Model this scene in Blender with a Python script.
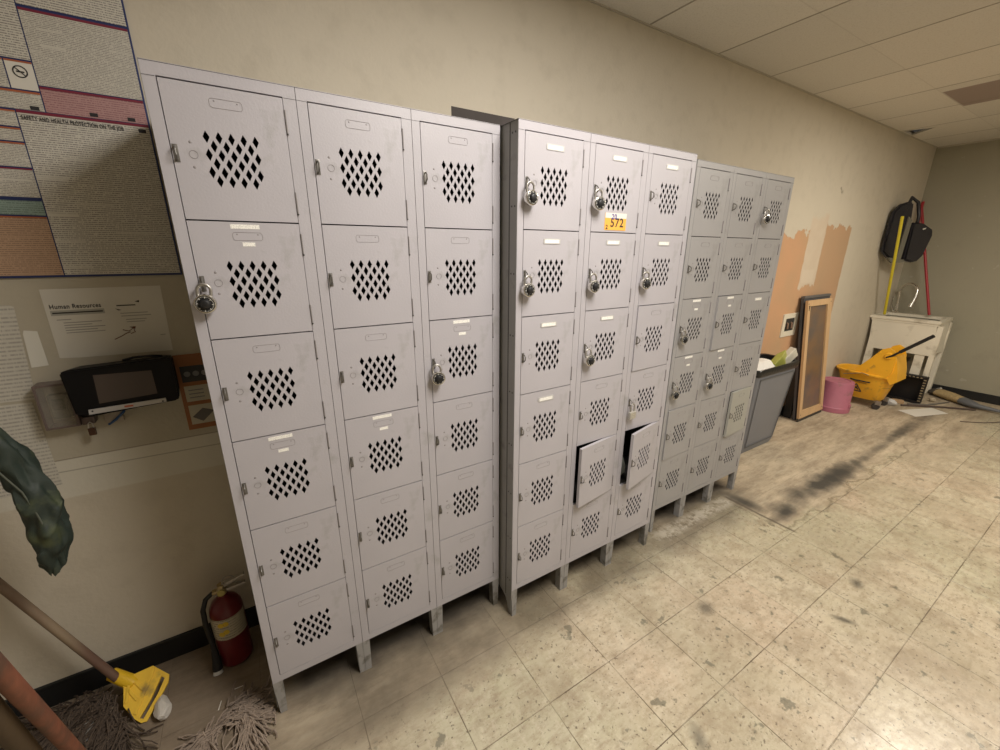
import bpy, bmesh, math, random
from mathutils import Vector, Matrix, noise
from mathutils.geometry import tessellate_polygon
for o in list(bpy.data.objects): bpy.data.objects.remove(o)
S = bpy.context.scene; C = S.collection
R = math.radians
random.seed(7)
# ------------------------------------------------------------------ camera
yaw, pitch, roll = R(31.7873), R(16.9645), R(0.2207)
fw = Vector((math.sin(yaw)*math.cos(pitch), math.cos(yaw)*math.cos(pitch), -math.sin(pitch)))
rt = Vector((math.cos(yaw), -math.sin(yaw), 0)); up = rt.cross(fw)
r2 = rt*math.cos(roll)+up*math.sin(roll); u2 = up*math.cos(roll)-rt*math.sin(roll)
cd = bpy.data.cameras.new('camera'); cam = bpy.data.objects.new('camera', cd); C.objects.link(cam)
cd.sensor_width = 36; cd.lens = 36*407.3048/1000; cd.clip_start = 0.02
cam.matrix_world = Matrix(((r2.x, u2.x, -fw.x, .1236), (r2.y, u2.y, -fw.y, -1.3282), (r2.z, u2.z, -fw.z, 1.629), (0, 0, 0, 1)))
S.camera = cam
# ------------------------------------------------------------------ world, lamps, exposure
S.view_settings.view_transform = 'Standard'; S.view_settings.look = 'None'
S.view_settings.gamma = 1; S.view_settings.exposure = 0.40; S.view_settings.use_curve_mapping = False
w = bpy.data.worlds.new('world'); S.world = w; w.use_nodes = True
w.node_tree.nodes['Background'].inputs[0].default_value = (1, .93, .8, 1)
w.node_tree.nodes['Background'].inputs[1].default_value = 0.03
def area(name, x, y, z, sx, sy, power, col=(1, .93, .80)):
    l = bpy.data.lights.new(name, 'AREA'); l.shape = 'RECTANGLE'; l.size = sx; l.size_y = sy
    l.energy = power; l.color = col
    o = bpy.data.objects.new(name, l); C.objects.link(o); o.location = (x, y, z); return o
LAMPS = [(1.15, -1.25, .6, 1.1, 46, (1, .95, .89)), (4.45, -1.45, .6, 1.1, 44, (1, .92, .79)), (3.2, -3.45, .6, 1.1, 14, (1, .95, .88))]  # the last lamp is an added, unseen fill that brightens the room
for i, (x, y, sx, sy, p, c) in enumerate(LAMPS):
    area('ceiling_lamp_light', x, y, 2.752, sx, sy, p, c)

# ------------------------------------------------------------------ material helpers
MATS = {}
def nt(m): return m.node_tree.nodes, m.node_tree.links
def mat(name, col, rough=.6, metal=0., var=.0, vscale=20., bump=0., bscale=60., spec=.5, dirt=None, dscale=6., dlo=.55, dhi=.7, emit=None, alpha=1., trans=0., stretch=None):
    if name in MATS: return MATS[name]
    m = bpy.data.materials.new(name); m.use_nodes = True; N, L = nt(m)
    b = N['Principled BSDF']; b.inputs['Roughness'].default_value = rough; b.inputs['Metallic'].default_value = metal
    b.inputs['Specular IOR Level'].default_value = spec
    b.inputs['Base Color'].default_value = (*col, 1)
    tc = N.new('ShaderNodeTexCoord'); src = tc.outputs['Object']
    if stretch:
        mp = N.new('ShaderNodeMapping'); mp.inputs['Scale'].default_value = stretch; L.new(src, mp.inputs[0]); src = mp.outputs[0]
    cur = None
    def noise(s, d=5):
        n = N.new('ShaderNodeTexNoise'); n.inputs['Scale'].default_value = s; n.inputs['Detail'].default_value = d
        L.new(src, n.inputs['Vector']); return n.outputs['Fac']
    if var or dirt:
        mx = N.new('ShaderNodeMix'); mx.data_type = 'RGBA'
        lo = tuple(c*(1-var) for c in col); hi = tuple(min(1, c*(1+var)) for c in col)
        mx.inputs[6].default_value = (*lo, 1); mx.inputs[7].default_value = (*hi, 1)
        L.new(noise(vscale), mx.inputs[0]); cur = mx.outputs[2]
    if dirt:
        rp = N.new('ShaderNodeMapRange'); rp.inputs['From Min'].default_value = dlo; rp.inputs['From Max'].default_value = dhi
        L.new(noise(dscale, 8), rp.inputs['Value'])
        mx = N.new('ShaderNodeMix'); mx.data_type = 'RGBA'; L.new(cur, mx.inputs[6]); mx.inputs[7].default_value = (*dirt, 1)
        L.new(rp.outputs[0], mx.inputs[0]); cur = mx.outputs[2]
    if cur: L.new(cur, b.inputs['Base Color'])
    if bump:
        bn = N.new('ShaderNodeBump'); bn.inputs['Strength'].default_value = bump; bn.inputs['Distance'].default_value = .004
        L.new(noise(bscale), bn.inputs['Height']); L.new(bn.outputs[0], b.inputs['Normal'])
    if trans: b.inputs['Transmission Weight'].default_value = trans
    if alpha < 1: b.inputs['Alpha'].default_value = alpha
    if emit:
        b.inputs['Emission Color'].default_value = (*emit[0], 1); b.inputs['Emission Strength'].default_value = emit[1]
    MATS[name] = m; return m

class G:
    """small node-graph builder for the room surfaces"""
    def __init__(s, name, rough=.8):
        s.m = bpy.data.materials.new(name); s.m.use_nodes = True; s.N, s.L = nt(s.m)
        s.b = s.N['Principled BSDF']; s.b.inputs['Roughness'].default_value = rough
        g = s.N.new('ShaderNodeNewGeometry'); s.P = g.outputs['Position']
        sp = s.N.new('ShaderNodeSeparateXYZ'); s.L.new(s.P, sp.inputs[0]); s.x, s.y, s.z = sp.outputs
    def val(s, i, v):
        if isinstance(v, (int, float)): i.default_value = v
        elif isinstance(v, tuple): i.default_value = (*v, 1) if len(v) == 3 and len(i.default_value) == 4 else v
        else: s.L.new(v, i)
    def m_(s, op, a, b=0., c=None):
        n = s.N.new('ShaderNodeMath'); n.operation = op; s.val(n.inputs[0], a); s.val(n.inputs[1], b)
        if c is not None: s.val(n.inputs[2], c)
        return n.outputs[0]
    def noise(s, scale, detail=5, rough=.5, vec=None, sc=None, off=(0, 0, 0)):
        v = vec or s.P
        if sc or off != (0, 0, 0):
            mp = s.N.new('ShaderNodeMapping'); mp.inputs['Scale'].default_value = sc or (1, 1, 1); mp.inputs['Location'].default_value = off
            s.L.new(v, mp.inputs[0]); v = mp.outputs[0]
        n = s.N.new('ShaderNodeTexNoise'); n.inputs['Scale'].default_value = scale; n.inputs['Detail'].default_value = detail
        n.inputs['Roughness'].default_value = rough; s.L.new(v, n.inputs['Vector']); return n.outputs['Fac']
    def ramp(s, v, lo, hi, a=0., b=1.):
        n = s.N.new('ShaderNodeMapRange'); n.inputs['From Min'].default_value = lo; n.inputs['From Max'].default_value = hi
        n.inputs['To Min'].default_value = a; n.inputs['To Max'].default_value = b; s.val(n.inputs['Value'], v); return n.outputs[0]
    def mix(s, f, a, b):
        n = s.N.new('ShaderNodeMix'); n.data_type = 'RGBA'; s.val(n.inputs[0], f); s.val(n.inputs[6], a); s.val(n.inputs[7], b); return n.outputs[2]
    def band(s, v, lo, hi, soft=.004):
        return s.m_('MULTIPLY', s.ramp(v, lo-soft, lo+soft), s.ramp(v, hi-soft, hi+soft, 1, 0))
    def blob(s, cx, cy, rx, ry, ang=0, soft=.5, wob=0.):
        dx = s.m_('SUBTRACT', s.x, cx); dy = s.m_('SUBTRACT', s.y, cy); c, n = math.cos(R(ang)), math.sin(R(ang))
        u = s.m_('DIVIDE', s.m_('ADD', s.m_('MULTIPLY', dx, c), s.m_('MULTIPLY', dy, n)), rx)
        v = s.m_('DIVIDE', s.m_('SUBTRACT', s.m_('MULTIPLY', dy, c), s.m_('MULTIPLY', dx, n)), ry)
        d = s.m_('SQRT', s.m_('ADD', s.m_('MULTIPLY', u, u), s.m_('MULTIPLY', v, v)))
        if wob: d = s.m_('ADD', d, s.m_('MULTIPLY', s.m_('SUBTRACT', s.noise(7, 6), .5), wob))
        return s.ramp(d, 1-soft, 1, 1, 0)
    def line(s, v, pitch, off, half):
        a = s.m_('DIVIDE', s.m_('SUBTRACT', v, off), pitch); f = s.m_('FRACT', s.m_('ADD', a, 100.5))
        d = s.m_('MULTIPLY', s.m_('ABSOLUTE', s.m_('SUBTRACT', f, .5)), pitch)
        return s.ramp(d, half*.5, half, 1, 0), s.m_('FLOOR', s.m_('ADD', a, 100))
    def comb(s, a, b, c=0.):
        n = s.N.new('ShaderNodeCombineXYZ'); s.val(n.inputs[0], a); s.val(n.inputs[1], b); s.val(n.inputs[2], c); return n.outputs[0]
    def rnd(s, v):
        n = s.N.new('ShaderNodeTexWhiteNoise'); n.noise_dimensions = '3D'; s.L.new(v, n.inputs['Vector']); return n.outputs['Value']
    def bump(s, h, dist=.002, st=1.):
        n = s.N.new('ShaderNodeBump'); n.inputs['Distance'].default_value = dist; n.inputs['Strength'].default_value = st
        s.val(n.inputs['Height'], h); s.L.new(n.outputs[0], s.b.inputs['Normal'])
    def out(s, c, rough=None):
        s.L.new(c, s.b.inputs['Base Color'])
        if rough is not None: s.val(s.b.inputs['Roughness'], rough)
        return s.m

# ------------------------------------------------------------------ mesh helpers
def B(): return bmesh.new()
def box(bm, a, b, bev=0., M=None):
    g = bmesh.ops.create_cube(bm, size=1.0)['verts']
    ctr = (Vector(a)+Vector(b))/2; d = Vector(b)-Vector(a)
    for v in g: v.co = Vector((v.co.x*d.x, v.co.y*d.y, v.co.z*d.z))+ctr
    if bev:
        es = list({e for v in g for e in v.link_edges})
        r = bmesh.ops.bevel(bm, geom=es, offset=bev, segments=2, affect='EDGES', profile=.6)
        g = list({v for f in r['faces'] for v in f.verts} | {v for v in g if v.is_valid})
    if M:
        for v in g: v.co = M @ v.co
    return g
def tube(bm, pts, r, seg=10, closed=False, cap=True):
    pts = [Vector(p) for p in pts]; n = len(pts)
    rs = r if isinstance(r, (list, tuple)) else [r]*n
    rings = []; prev = None
    for i, p in enumerate(pts):
        if closed: t = (pts[(i+1) % n]-pts[i-1]).normalized()
        else: t = (pts[min(i+1, n-1)]-pts[max(i-1, 0)]).normalized()
        if prev is None:
            a = Vector((0, 0, 1)) if abs(t.z) < .9 else Vector((1, 0, 0)); x = t.cross(a).normalized()
        else: x = (prev-t*prev.dot(t)).normalized()
        prev = x; y = t.cross(x)
        rings.append([bm.verts.new(p+(x*math.cos(2*math.pi*k/seg)+y*math.sin(2*math.pi*k/seg))*rs[i]) for k in range(seg)])
    m = n if closed else n-1
    for i in range(m):
        A, D = rings[i], rings[(i+1) % n]
        for k in range(seg): bm.faces.new((A[k], A[(k+1) % seg], D[(k+1) % seg], D[k]))
    if cap and not closed:
        bm.faces.new(rings[0][::-1]); bm.faces.new(rings[-1])
def lathe(bm, prof, seg=28, ctr=(0, 0, 0), sx=1., sy=1., M=None):
    """prof: list of (radius, z); closes where the radius is 0"""
    rings = []; c = Vector(ctr)
    T = (lambda p: M @ p) if M else (lambda p: p)
    for r, z in prof:
        if r < 1e-6: rings.append([bm.verts.new(T(c+Vector((0, 0, z))))])
        else: rings.append([bm.verts.new(T(c+Vector((r*sx*math.cos(2*math.pi*k/seg), r*sy*math.sin(2*math.pi*k/seg), z)))) for k in range(seg)])
    for A, D in zip(rings, rings[1:]):
        for k in range(seg):
            q = []
            for v in (A[k % len(A)], A[(k+1) % len(A)], D[(k+1) % len(D)], D[k % len(D)]):
                if v not in q: q.append(v)
            if len(q) > 2:
                try: bm.faces.new(q)
                except ValueError: pass
def prism(bm, outline, holes, O, U, V, N, th):
    """outline/holes in 2D, extruded from plane O+u*U+v*V to +N*th"""
    O, U, V, N = map(Vector, (O, U, V, N)); loops = [outline]+list(holes)
    flat = [p for l in loops for p in l]
    tris = tessellate_polygon([[Vector((p[0], p[1], 0)) for p in l] for l in loops])
    f = [bm.verts.new(O+U*p[0]+V*p[1]) for p in flat]; k = [bm.verts.new(O+U*p[0]+V*p[1]+N*th) for p in flat]
    for t in tris:
        try: bm.faces.new([f[i] for i in t]); bm.faces.new([k[i] for i in reversed(t)])
        except ValueError: pass
    i = 0
    for l in loops:
        n = len(l)
        for j in range(n):
            a, b = i+j, i+(j+1) % n; bm.faces.new((f[a], f[b], k[b], k[a]))
        i += n
def obj(name, bm, m, parent=None, smooth=False, recalc=True):
    if recalc: bmesh.ops.recalc_face_normals(bm, faces=bm.faces)
    me = bpy.data.meshes.new(name); bm.to_mesh(me); bm.free(); me.materials.append(m)
    if smooth:
        for p in me.polygons: p.use_smooth = True
        try: me.set_sharp_from_angle(angle=R(40))
        except Exception: pass
    o = bpy.data.objects.new(name, me); C.objects.link(o)
    if parent: o.parent = parent
    return o
def thing(name, label, cat, loc=(0, 0, 0), group=None):
    o = bpy.data.objects.new(name, None); C.objects.link(o); o.location = loc; o.empty_display_size = .1
    o['label'] = label; o['category'] = cat
    if group: o['group'] = group
    return o
def tag(o, label, cat, group=None):
    o['label'] = label; o['category'] = cat
    if group: o['group'] = group
    return o
def struct(o): o['kind'] = 'structure'; return o
def copy(o, parent=None):
    c = o.copy(); C.objects.link(c); c.parent = parent; return c
def copy_tree(o, parent=None):
    c = copy(o, parent)
    for ch in [q for q in list(bpy.data.objects) if q.parent == o and q != c]: copy_tree(ch, c)
    return c
def text(name, body, size, m, O, U, V, parent=None, ext=.0002, sx=1., bold=0., align='LEFT'):
    """flat lettering: O lower-left of the baseline, U reading direction, V up"""
    cu = bpy.data.curves.new(name, 'FONT'); cu.body = body; cu.size = size; cu.extrude = ext; cu.offset = bold; cu.align_x = align; cu.space_character = 1.12
    t = bpy.data.objects.new(name, cu); C.objects.link(t)
    me = bpy.data.meshes.new_from_object(t.evaluated_get(bpy.context.evaluated_depsgraph_get()))
    bpy.data.objects.remove(t); O, U, V = Vector(O), Vector(U).normalized(), Vector(V).normalized(); N = U.cross(V)
    me.transform(Matrix(((U.x*sx, V.x, N.x, O.x), (U.y*sx, V.y, N.y, O.y), (U.z*sx, V.z, N.z, O.z), (0, 0, 0, 1))))
    me.materials.clear(); me.materials.append(m)
    o = bpy.data.objects.new(name, me); C.objects.link(o)
    if parent: o.parent = parent
    return o

# ------------------------------------------------------------------ common materials
M_LOCK = mat('locker_paint', (.435, .415, .440), .42, var=.07, vscale=5, bump=.12, bscale=160, dirt=(.30, .29, .28), dscale=9, dlo=.62, dhi=.80)
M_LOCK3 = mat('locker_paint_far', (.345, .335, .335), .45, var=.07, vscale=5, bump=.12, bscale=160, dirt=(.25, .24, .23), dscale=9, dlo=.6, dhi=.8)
M_INNER = mat('locker_inside_shade', (.045, .043, .043), .6, var=.2)  # darkness of the compartments painted into the inside colour
M_LOCKD = mat('locker_side_shade', (.30, .30, .29), .45, var=.10, vscale=7, bump=.12, bscale=120, dirt=(.17, .165, .16), dscale=11, dlo=.60, dhi=.76)  # locker grey darkened, shade of the side faces put into the colour
M_EDGE = mat('dark_steel', (.075, .07, .068), .45, metal=.4, var=.2)
M_CHROME = mat('chrome', (.72, .70, .66), .22, metal=1.)
M_HASP = mat('hasp_steel', (.20, .19, .175), .4, metal=.7, var=.3, vscale=90)
M_STEEL = mat('worn_steel', (.42, .40, .37), .38, metal=.85, var=.2, vscale=80)
M_BLACK = mat('black_plastic', (.012, .012, .013), .42)
M_WHITE = mat('white_paper', (.72, .69, .62), .8, var=.05)
M_INK = mat('ink', (.03, .028, .03), .8)
M_RUBBER = mat('black_rubber', (.010, .010, .010), .55)

# ------------------------------------------------------------------ room
YW, XR, ZC, XL, YF = .481, 7.1, 2.777, -2.2, -4.2
# floor: 12 inch vinyl tiles, worn off behind x=2.75 along the wall
g = G('vinyl_tile_floor', .4)
lx, ix = g.line(g.x, .307, 1.178, .0021); ly, iy = g.line(g.y, .3085, -.489, .0021)
rv = g.rnd(g.comb(ix, iy)); rv2 = g.rnd(g.comb(iy, ix, 3.))
col = g.mix(rv, (.53, .41, .295), (.60, .50, .365)); col = g.mix(g.m_('MULTIPLY', rv2, .5), col, (.53, .49, .35))
col = g.mix(g.ramp(g.noise(.9, 3, off=(3, 1, 0)), .45, .58, 0, .75), col, (.50, .475, .325))
col = g.mix(g.ramp(g.noise(14, 8, .65), .35, .75, .0, .55), col, (.60, .54, .42))
st = g.noise(38, 7, .75, sc=(.4, 1, 1)); col = g.mix(g.ramp(st, .47, .62, 0, .65), col, (.35, .275, .185))
col = g.mix(g.ramp(g.noise(26, 7, .75, sc=(1, .5, 1), off=(6, 6, 0)), .52, .66, 0, .5), col, (.70, .63, .49))
col = g.mix(g.ramp(g.noise(1.7, 5, .6, off=(13, 5, 0)), .44, .66, 0, .5), col, (.36, .31, .21))
col = g.mix(g.ramp(g.noise(5, 9, .75, off=(2, 7, 0)), .49, .62, 0, .55), col, (.32, .25, .17))
sp = g.ramp(g.noise(62, 4, .6, off=(5, 2, 0)), .605, .66); col = g.mix(g.m_('MULTIPLY', sp, .8), col, (.13, .10, .07))
sp2 = g.ramp(g.noise(12, 5, .6, off=(9, 4, 0)), .63, .665); col = g.mix(g.m_('MULTIPLY', sp2, .7), col, (.15, .14, .10))
col = g.mix(g.m_('MULTIPLY', g.ramp(g.noise(4.3, 6, .7, off=(1, 9, 0)), .66, .70), .6), col, (.17, .16, .12))
grout = g.m_('MAXIMUM', lx, ly); gm = g.m_('MULTIPLY', grout, g.ramp(g.noise(5, 5), .35, .62, .22, .95))
col = g.mix(gm, col, (.14, .105, .065))
# worn slab zone next to the wall
wv = g.m_('MULTIPLY', g.m_('SUBTRACT', g.noise(5, 6), .5), .22)
ybound = g.m_('ADD', g.y, wv)
z1 = g.m_('MULTIPLY', g.ramp(g.x, 2.70, 2.78), g.ramp(ybound, -.47, -.42))
z2 = g.m_('MULTIPLY', g.ramp(g.x, 4.4, 4.8), g.ramp(ybound, -.75, -.62))
zb = g.m_('ADD', g.y, g.m_('MULTIPLY', g.m_('SUBTRACT', g.noise(6, 5), .5), .16))
z0 = g.m_('MAXIMUM', g.ramp(zb, -.06, .02), g.m_('MULTIPLY', g.ramp(zb, -.32, -.16), g.ramp(g.x, 1.05, .80)))
zx = g.m_('MULTIPLY', g.ramp(g.x, .35, -.10), g.ramp(ybound, -.5, .05))
slab = g.m_('MAXIMUM', g.m_('MAXIMUM', z1, z2), g.m_('MAXIMUM', z0, zx))
sc_ = g.mix(g.ramp(g.noise(4, 9, .72, sc=(.4, 1.8, 1)), .28, .66), (.20, .15, .10), (.60, .50, .36))
sc_ = g.mix(g.ramp(g.noise(16, 8, .75, sc=(.45, 1.3, 1), off=(4, 4, 0)), .50, .66, 0, .6), sc_, (.20, .155, .105))
sc_ = g.mix(g.ramp(g.noise(9, 7, .7, sc=(.5, 2.2, 1), off=(8, 1, 0)), .52, .68, 0, .55), sc_, (.55, .48, .36))
col = g.mix(g.m_('MULTIPLY', slab, .90), col, sc_)
# brown dirt on the left under the mops, grime along the locker feet, black scuffs
lf = g.m_('MULTIPLY', g.ramp(g.m_('ADD', g.x, wv), .12, -.12), g.ramp(g.m_('ADD', g.y, wv), -.35, -.1))
col = g.mix(g.m_('MULTIPLY', lf, .75), col, g.mix(g.noise(25, 8, .7), (.10, .07, .048), (.24, .18, .125)))
gr = g.band(g.m_('ADD', g.y, g.m_('MULTIPLY', wv, .8)), -.24, .60, .06)
gr = g.m_('MULTIPLY', g.m_('MULTIPLY', gr, g.ramp(g.x, -.1, .2, .0, .8)), g.ramp(g.x, 3.0, 2.8))
gr = g.m_('MULTIPLY', gr, g.ramp(g.noise(3.2, 6, off=(3, 3, 0)), .28, .55, .45, 1.))
col = g.mix(g.m_('MULTIPLY', gr, .95), col, g.mix(g.noise(30, 7, .7), (.07, .055, .038), (.20, .165, .115)))
under_shade = g.m_('MULTIPLY', g.ramp(ybound, -.06, .06), g.m_('MULTIPLY', g.ramp(g.x, .0, .1), g.ramp(g.x, 2.95, 2.85))); col = g.mix(g.m_('MULTIPLY', under_shade, .85), col, (.045, .036, .027))  # shade of the cavity under the lockers painted into the floor colour
gl = g.band(g.y, -.135, -.05, .02); gl = g.m_('MULTIPLY', gl, g.band(g.x, 2.0, 2.75, .05)); col = g.mix(g.m_('MULTIPLY', gl, g.ramp(g.noise(18, 6, .7), .4, .55, 0, .8)), col, (.50, .45, .37))
for bx, by, rx, ry, an, k in [(3.55, -.335, .75, .10, -1, .95), (3.85, -.34, .35, .09, 0, .9), (2.90, -.37, .16, .06, 0, .95), (5.2, -.32, .55, .06, 0, .8), (4.6, -.34, .6, .04, 0, .6), (2.8, -.18, .06, .16, 0, .8), (5.9, -.33, .5, .10, 0, .5), (2.58, -.86, .05, .035, 20, .7), (2.26, -.92, .055, .02, -60, .75), (1.77, -.54, .05, .04, 0, .6), (1.24, -.86, .06, .035, 60, .6)]:
    bl = g.blob(bx, by, rx*1.1, ry*1.1, an, .8, 1.2); col = g.mix(g.m_('MULTIPLY', bl, k), col, (.05, .045, .036))
ed = g.m_('MULTIPLY', g.band(g.m_('ADD', g.x, g.m_('MULTIPLY', wv, .15)), 2.745, 2.762, .006), g.band(g.y, -.5, -.05, .02)); col = g.mix(g.m_('MULTIPLY', ed, .8), col, (.09, .07, .05))
ed = g.m_('MULTIPLY', g.band(ybound, -.475, -.463, .008), g.band(g.x, 2.7, 5.5, .05)); col = g.mix(g.m_('MULTIPLY', ed, .55), col, (.10, .08, .05))
rough = g.ramp(g.noise(9, 7, .65), .3, .7, .17, .36); rough = g.m_('MAXIMUM', rough, g.m_('MULTIPLY', g.m_('MAXIMUM', slab, lf), .85))
hgt = g.m_('SUBTRACT', g.m_('MULTIPLY', g.noise(30, 6), .35), g.m_('MULTIPLY', grout, .5)); g.bump(hgt, .0022)
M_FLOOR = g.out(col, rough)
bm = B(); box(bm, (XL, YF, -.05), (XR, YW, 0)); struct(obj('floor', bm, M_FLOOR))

# back wall: beige paint, exposed drywall patches, pale unpainted band on the left
g = G('painted_wall', .75)
base = g.mix(g.noise(1.6, 4), (.58, .52, .415), (.64, .58, .475))
base = g.mix(g.ramp(g.noise(10, 7, .6), .5, .75, 0, .25), base, (.40, .35, .27))
nj = g.m_('SUBTRACT', g.noise(9, 6, .6), .5); nk = g.m_('SUBTRACT', g.noise(3.2, 4, .5, off=(5, 0, 2)), .5)
zz = g.m_('ADD', g.z, g.m_('MULTIPLY', nj, .22)); xx = g.m_('ADD', g.x, g.m_('MULTIPLY', nj, .05))
halo = g.m_('MULTIPLY', g.band(g.m_('ADD', g.x, g.m_('MULTIPLY', nk, .8)), 3.7, 5.7, .12), g.ramp(g.m_('ADD', g.z, g.m_('MULTIPLY', nk, .5)), 2.12, 2.0))
base = g.mix(g.m_('MULTIPLY', halo, .55), base, (.62, .56, .45))
pA = g.m_('MULTIPLY', g.band(xx, 3.0, 4.47, .008), g.ramp(zz, 1.765, 1.755)); pA2 = g.m_('MULTIPLY', g.band(xx, 4.22, 4.47, .008), g.ramp(zz, 1.80, 1.79))
pB = g.m_('MULTIPLY', g.band(xx, 4.78, 5.33, .01), g.ramp(zz, 1.87, 1.86))
seam = g.m_('MULTIPLY', g.band(xx, 4.47, 4.78, .01), g.ramp(zz, 1.95, 1.9))
low = g.m_('MULTIPLY', g.band(xx, 4.4, 4.85, .02), g.ramp(zz, 1.33, 1.31))
patch = g.m_('MAXIMUM', g.m_('MAXIMUM', pA, pA2), g.m_('MAXIMUM', pB, low))
base = g.mix(g.m_('MULTIPLY', seam, .8), base, g.mix(g.noise(9, 6), (.58, .45, .33), (.68, .58, .45)))
pc = g.mix(g.ramp(g.noise(1.8, 4), .35, .65), (.62, .345, .19), (.52, .335, .19)); pc = g.mix(g.ramp(g.x, 4.5, 4.9, 0, .6), pc, (.45, .31, .19))
base = g.mix(patch, base, pc)
pat = g.m_('MULTIPLY', g.band(g.x, 4.5, 4.73, .01), g.band(g.z, 1.35, 1.47, .01)); base = g.mix(g.m_('MULTIPLY', pat, .8), base, (.66, .56, .44))
dot = g.m_('MULTIPLY', g.band(xx, 4.88, 4.96, .01), g.band(zz, 2.165, 2.185, .008)); base = g.mix(g.m_('MULTIPLY', dot, .7), base, (.2, .17, .12))
lb = g.m_('MULTIPLY', g.band(g.z, .812, .951, .003), g.band(g.x, -.9, 2, .01)); base = g.mix(g.m_('MULTIPLY', lb, .8), base, (.68, .65, .56))
ln = g.m_('MULTIPLY', g.band(g.m_('ADD', g.z, g.m_('MULTIPLY', g.x, .02)), .899, .902, .0015), g.ramp(g.x, 0, -.02)); base = g.mix(g.m_('MULTIPLY', ln, .7), base, (.2, .18, .14))
ln = g.m_('MULTIPLY', g.band(g.z, .951, .955, .0015), g.ramp(g.x, 0, -.02)); base = g.mix(g.m_('MULTIPLY', ln, .8), base, (.2, .18, .14))
up_ = g.m_('MULTIPLY', g.band(g.z, .955, 1.55, .003), g.ramp(g.x, 0, -.02)); base = g.mix(g.m_('MULTIPLY', up_, .5), base, (.36, .33, .25))
g.bump(g.m_('ADD', g.noise(70, 4), g.m_('MULTIPLY', patch, -1.2)), .0012)
M_WALL = g.out(base)
bm = B(); box(bm, (XL, YW, 0), (XR+.1, YW+.1, ZC+.05)); struct(obj('wall_back', bm, M_WALL))
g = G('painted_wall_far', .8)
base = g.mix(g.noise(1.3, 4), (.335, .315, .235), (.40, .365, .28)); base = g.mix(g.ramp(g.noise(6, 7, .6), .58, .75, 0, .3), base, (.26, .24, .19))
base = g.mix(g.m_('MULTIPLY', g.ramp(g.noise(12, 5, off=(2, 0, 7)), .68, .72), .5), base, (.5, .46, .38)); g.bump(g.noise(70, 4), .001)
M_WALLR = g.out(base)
M_WALLB = mat('painted_wall_behind', (.50, .47, .41), .8, var=.05, vscale=2)
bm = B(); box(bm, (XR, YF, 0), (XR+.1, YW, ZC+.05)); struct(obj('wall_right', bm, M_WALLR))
bm = B(); box(bm, (XL-.1, YF, 0), (XL, YW+.1, ZC+.05)); struct(obj('wall_left', bm, M_WALLB))
bm = B(); box(bm, (XL-.1, YF-.1, 0), (XR+.1, YF, ZC+.05)); struct(obj('wall_front', bm, M_WALLB))
# ceiling: 2x4 lay-in tiles
g = G('ceiling_tile', .9)
ax, jx = g.line(g.x, .6243, 2.165, .008); ay, jy = g.line(g.y, 1.22, -.055, .0045)
col = g.mix(g.rnd(g.comb(jx, jy)), (.70, .67, .61), (.78, .74, .67)); col = g.mix(g.ramp(g.noise(120, 3, .8), .5, .7, 0, .30), col, (.38, .34, .27))
dk = g.m_('MULTIPLY', g.band(g.x, 4.80, 5.37, .006), g.band(g.y, -.66, -.06, .006)); col = g.mix(dk, col, (.36, .29, .26))
col = g.mix(g.m_('MULTIPLY', g.m_('MAXIMUM', g.m_('MULTIPLY', ax, .85), g.m_('MULTIPLY', ay, .16)), 1.), col, (.30, .265, .21))
g.bump(g.m_('SUBTRACT', g.noise(160, 3, .8), g.m_('MULTIPLY', ax, 2.)), .002); M_CEIL = g.out(col)
# a wedge-shaped opening is left where a corner of one tile is broken off
bm = B()
prism(bm, [(XL, YF), (XR, YF), (XR, YW), (XL, YW)], [[(5.93, .462), (6.20, .462), (6.0, .24)], ], (0, 0, ZC), (1, 0, 0), (0, 1, 0), (0, 0, 1), .02)
struct(obj('ceiling', bm, M_CEIL))
bm = B(); box(bm, (XL, YF, ZC+.30), (XR, YW, ZC+.32)); struct(obj('ceiling_deck', bm, mat('deck', (.05, .045, .04), .9)))
bm = B(); box(bm, (XL, YW-.012, ZC-.005), (XR, YW, ZC), .001); struct(obj('trim_1', bm, mat('wall_angle', (.50, .46, .38), .6)))
bm = B(); box(bm, (XR-.014, YF, ZC-.014), (XR, YW-.015, ZC), .002); struct(obj('trim_2', bm, mat('wall_angle', (.50, .46, .38), .6)))
def baseboard(name, a, b):
    bm = B(); box(bm, a, b, .003); struct(obj(name, bm, M_RUBBER))
baseboard('baseboard_back', (XL, YW-.012, 0), (XR-.012, YW, .10)); baseboard('baseboard_right', (XR-.012, YF, 0), (XR, YW-.012, .10))
for x, y in [(a[0], a[1]) for a in LAMPS]:
    t = thing('ceiling_light', 'recessed fluorescent ceiling light '+('over the lockers nearest the notice board' if x == 1.15 else 'over the floor in front of the far corner' if x == 4.45 else 'added as unseen fill towards the wall behind the viewer'), 'ceiling light', (x, y, 2.777), 'recessed fluorescent ceiling lights')
    bm = B(); prism(bm, [(-.31, -.61), (.31, -.61), (.31, .61), (-.31, .61)], [[(-.295, -.595), (-.295, .595), (.295, .595), (.295, -.595)]], (0, 0, -.008), (1, 0, 0), (0, 1, 0), (0, 0, 1), .008)
    obj('frame', bm, mat('lamp_frame', (.7, .68, .6), .5), t)
    bm = B(); box(bm, (-.295, -.595, -.006), (.295, .595, -.001)); obj('diffuser', bm, mat('lamp_diffuser', (.8, .78, .7), .5, emit=((1, .93, .8), 1.5)), t)

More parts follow.
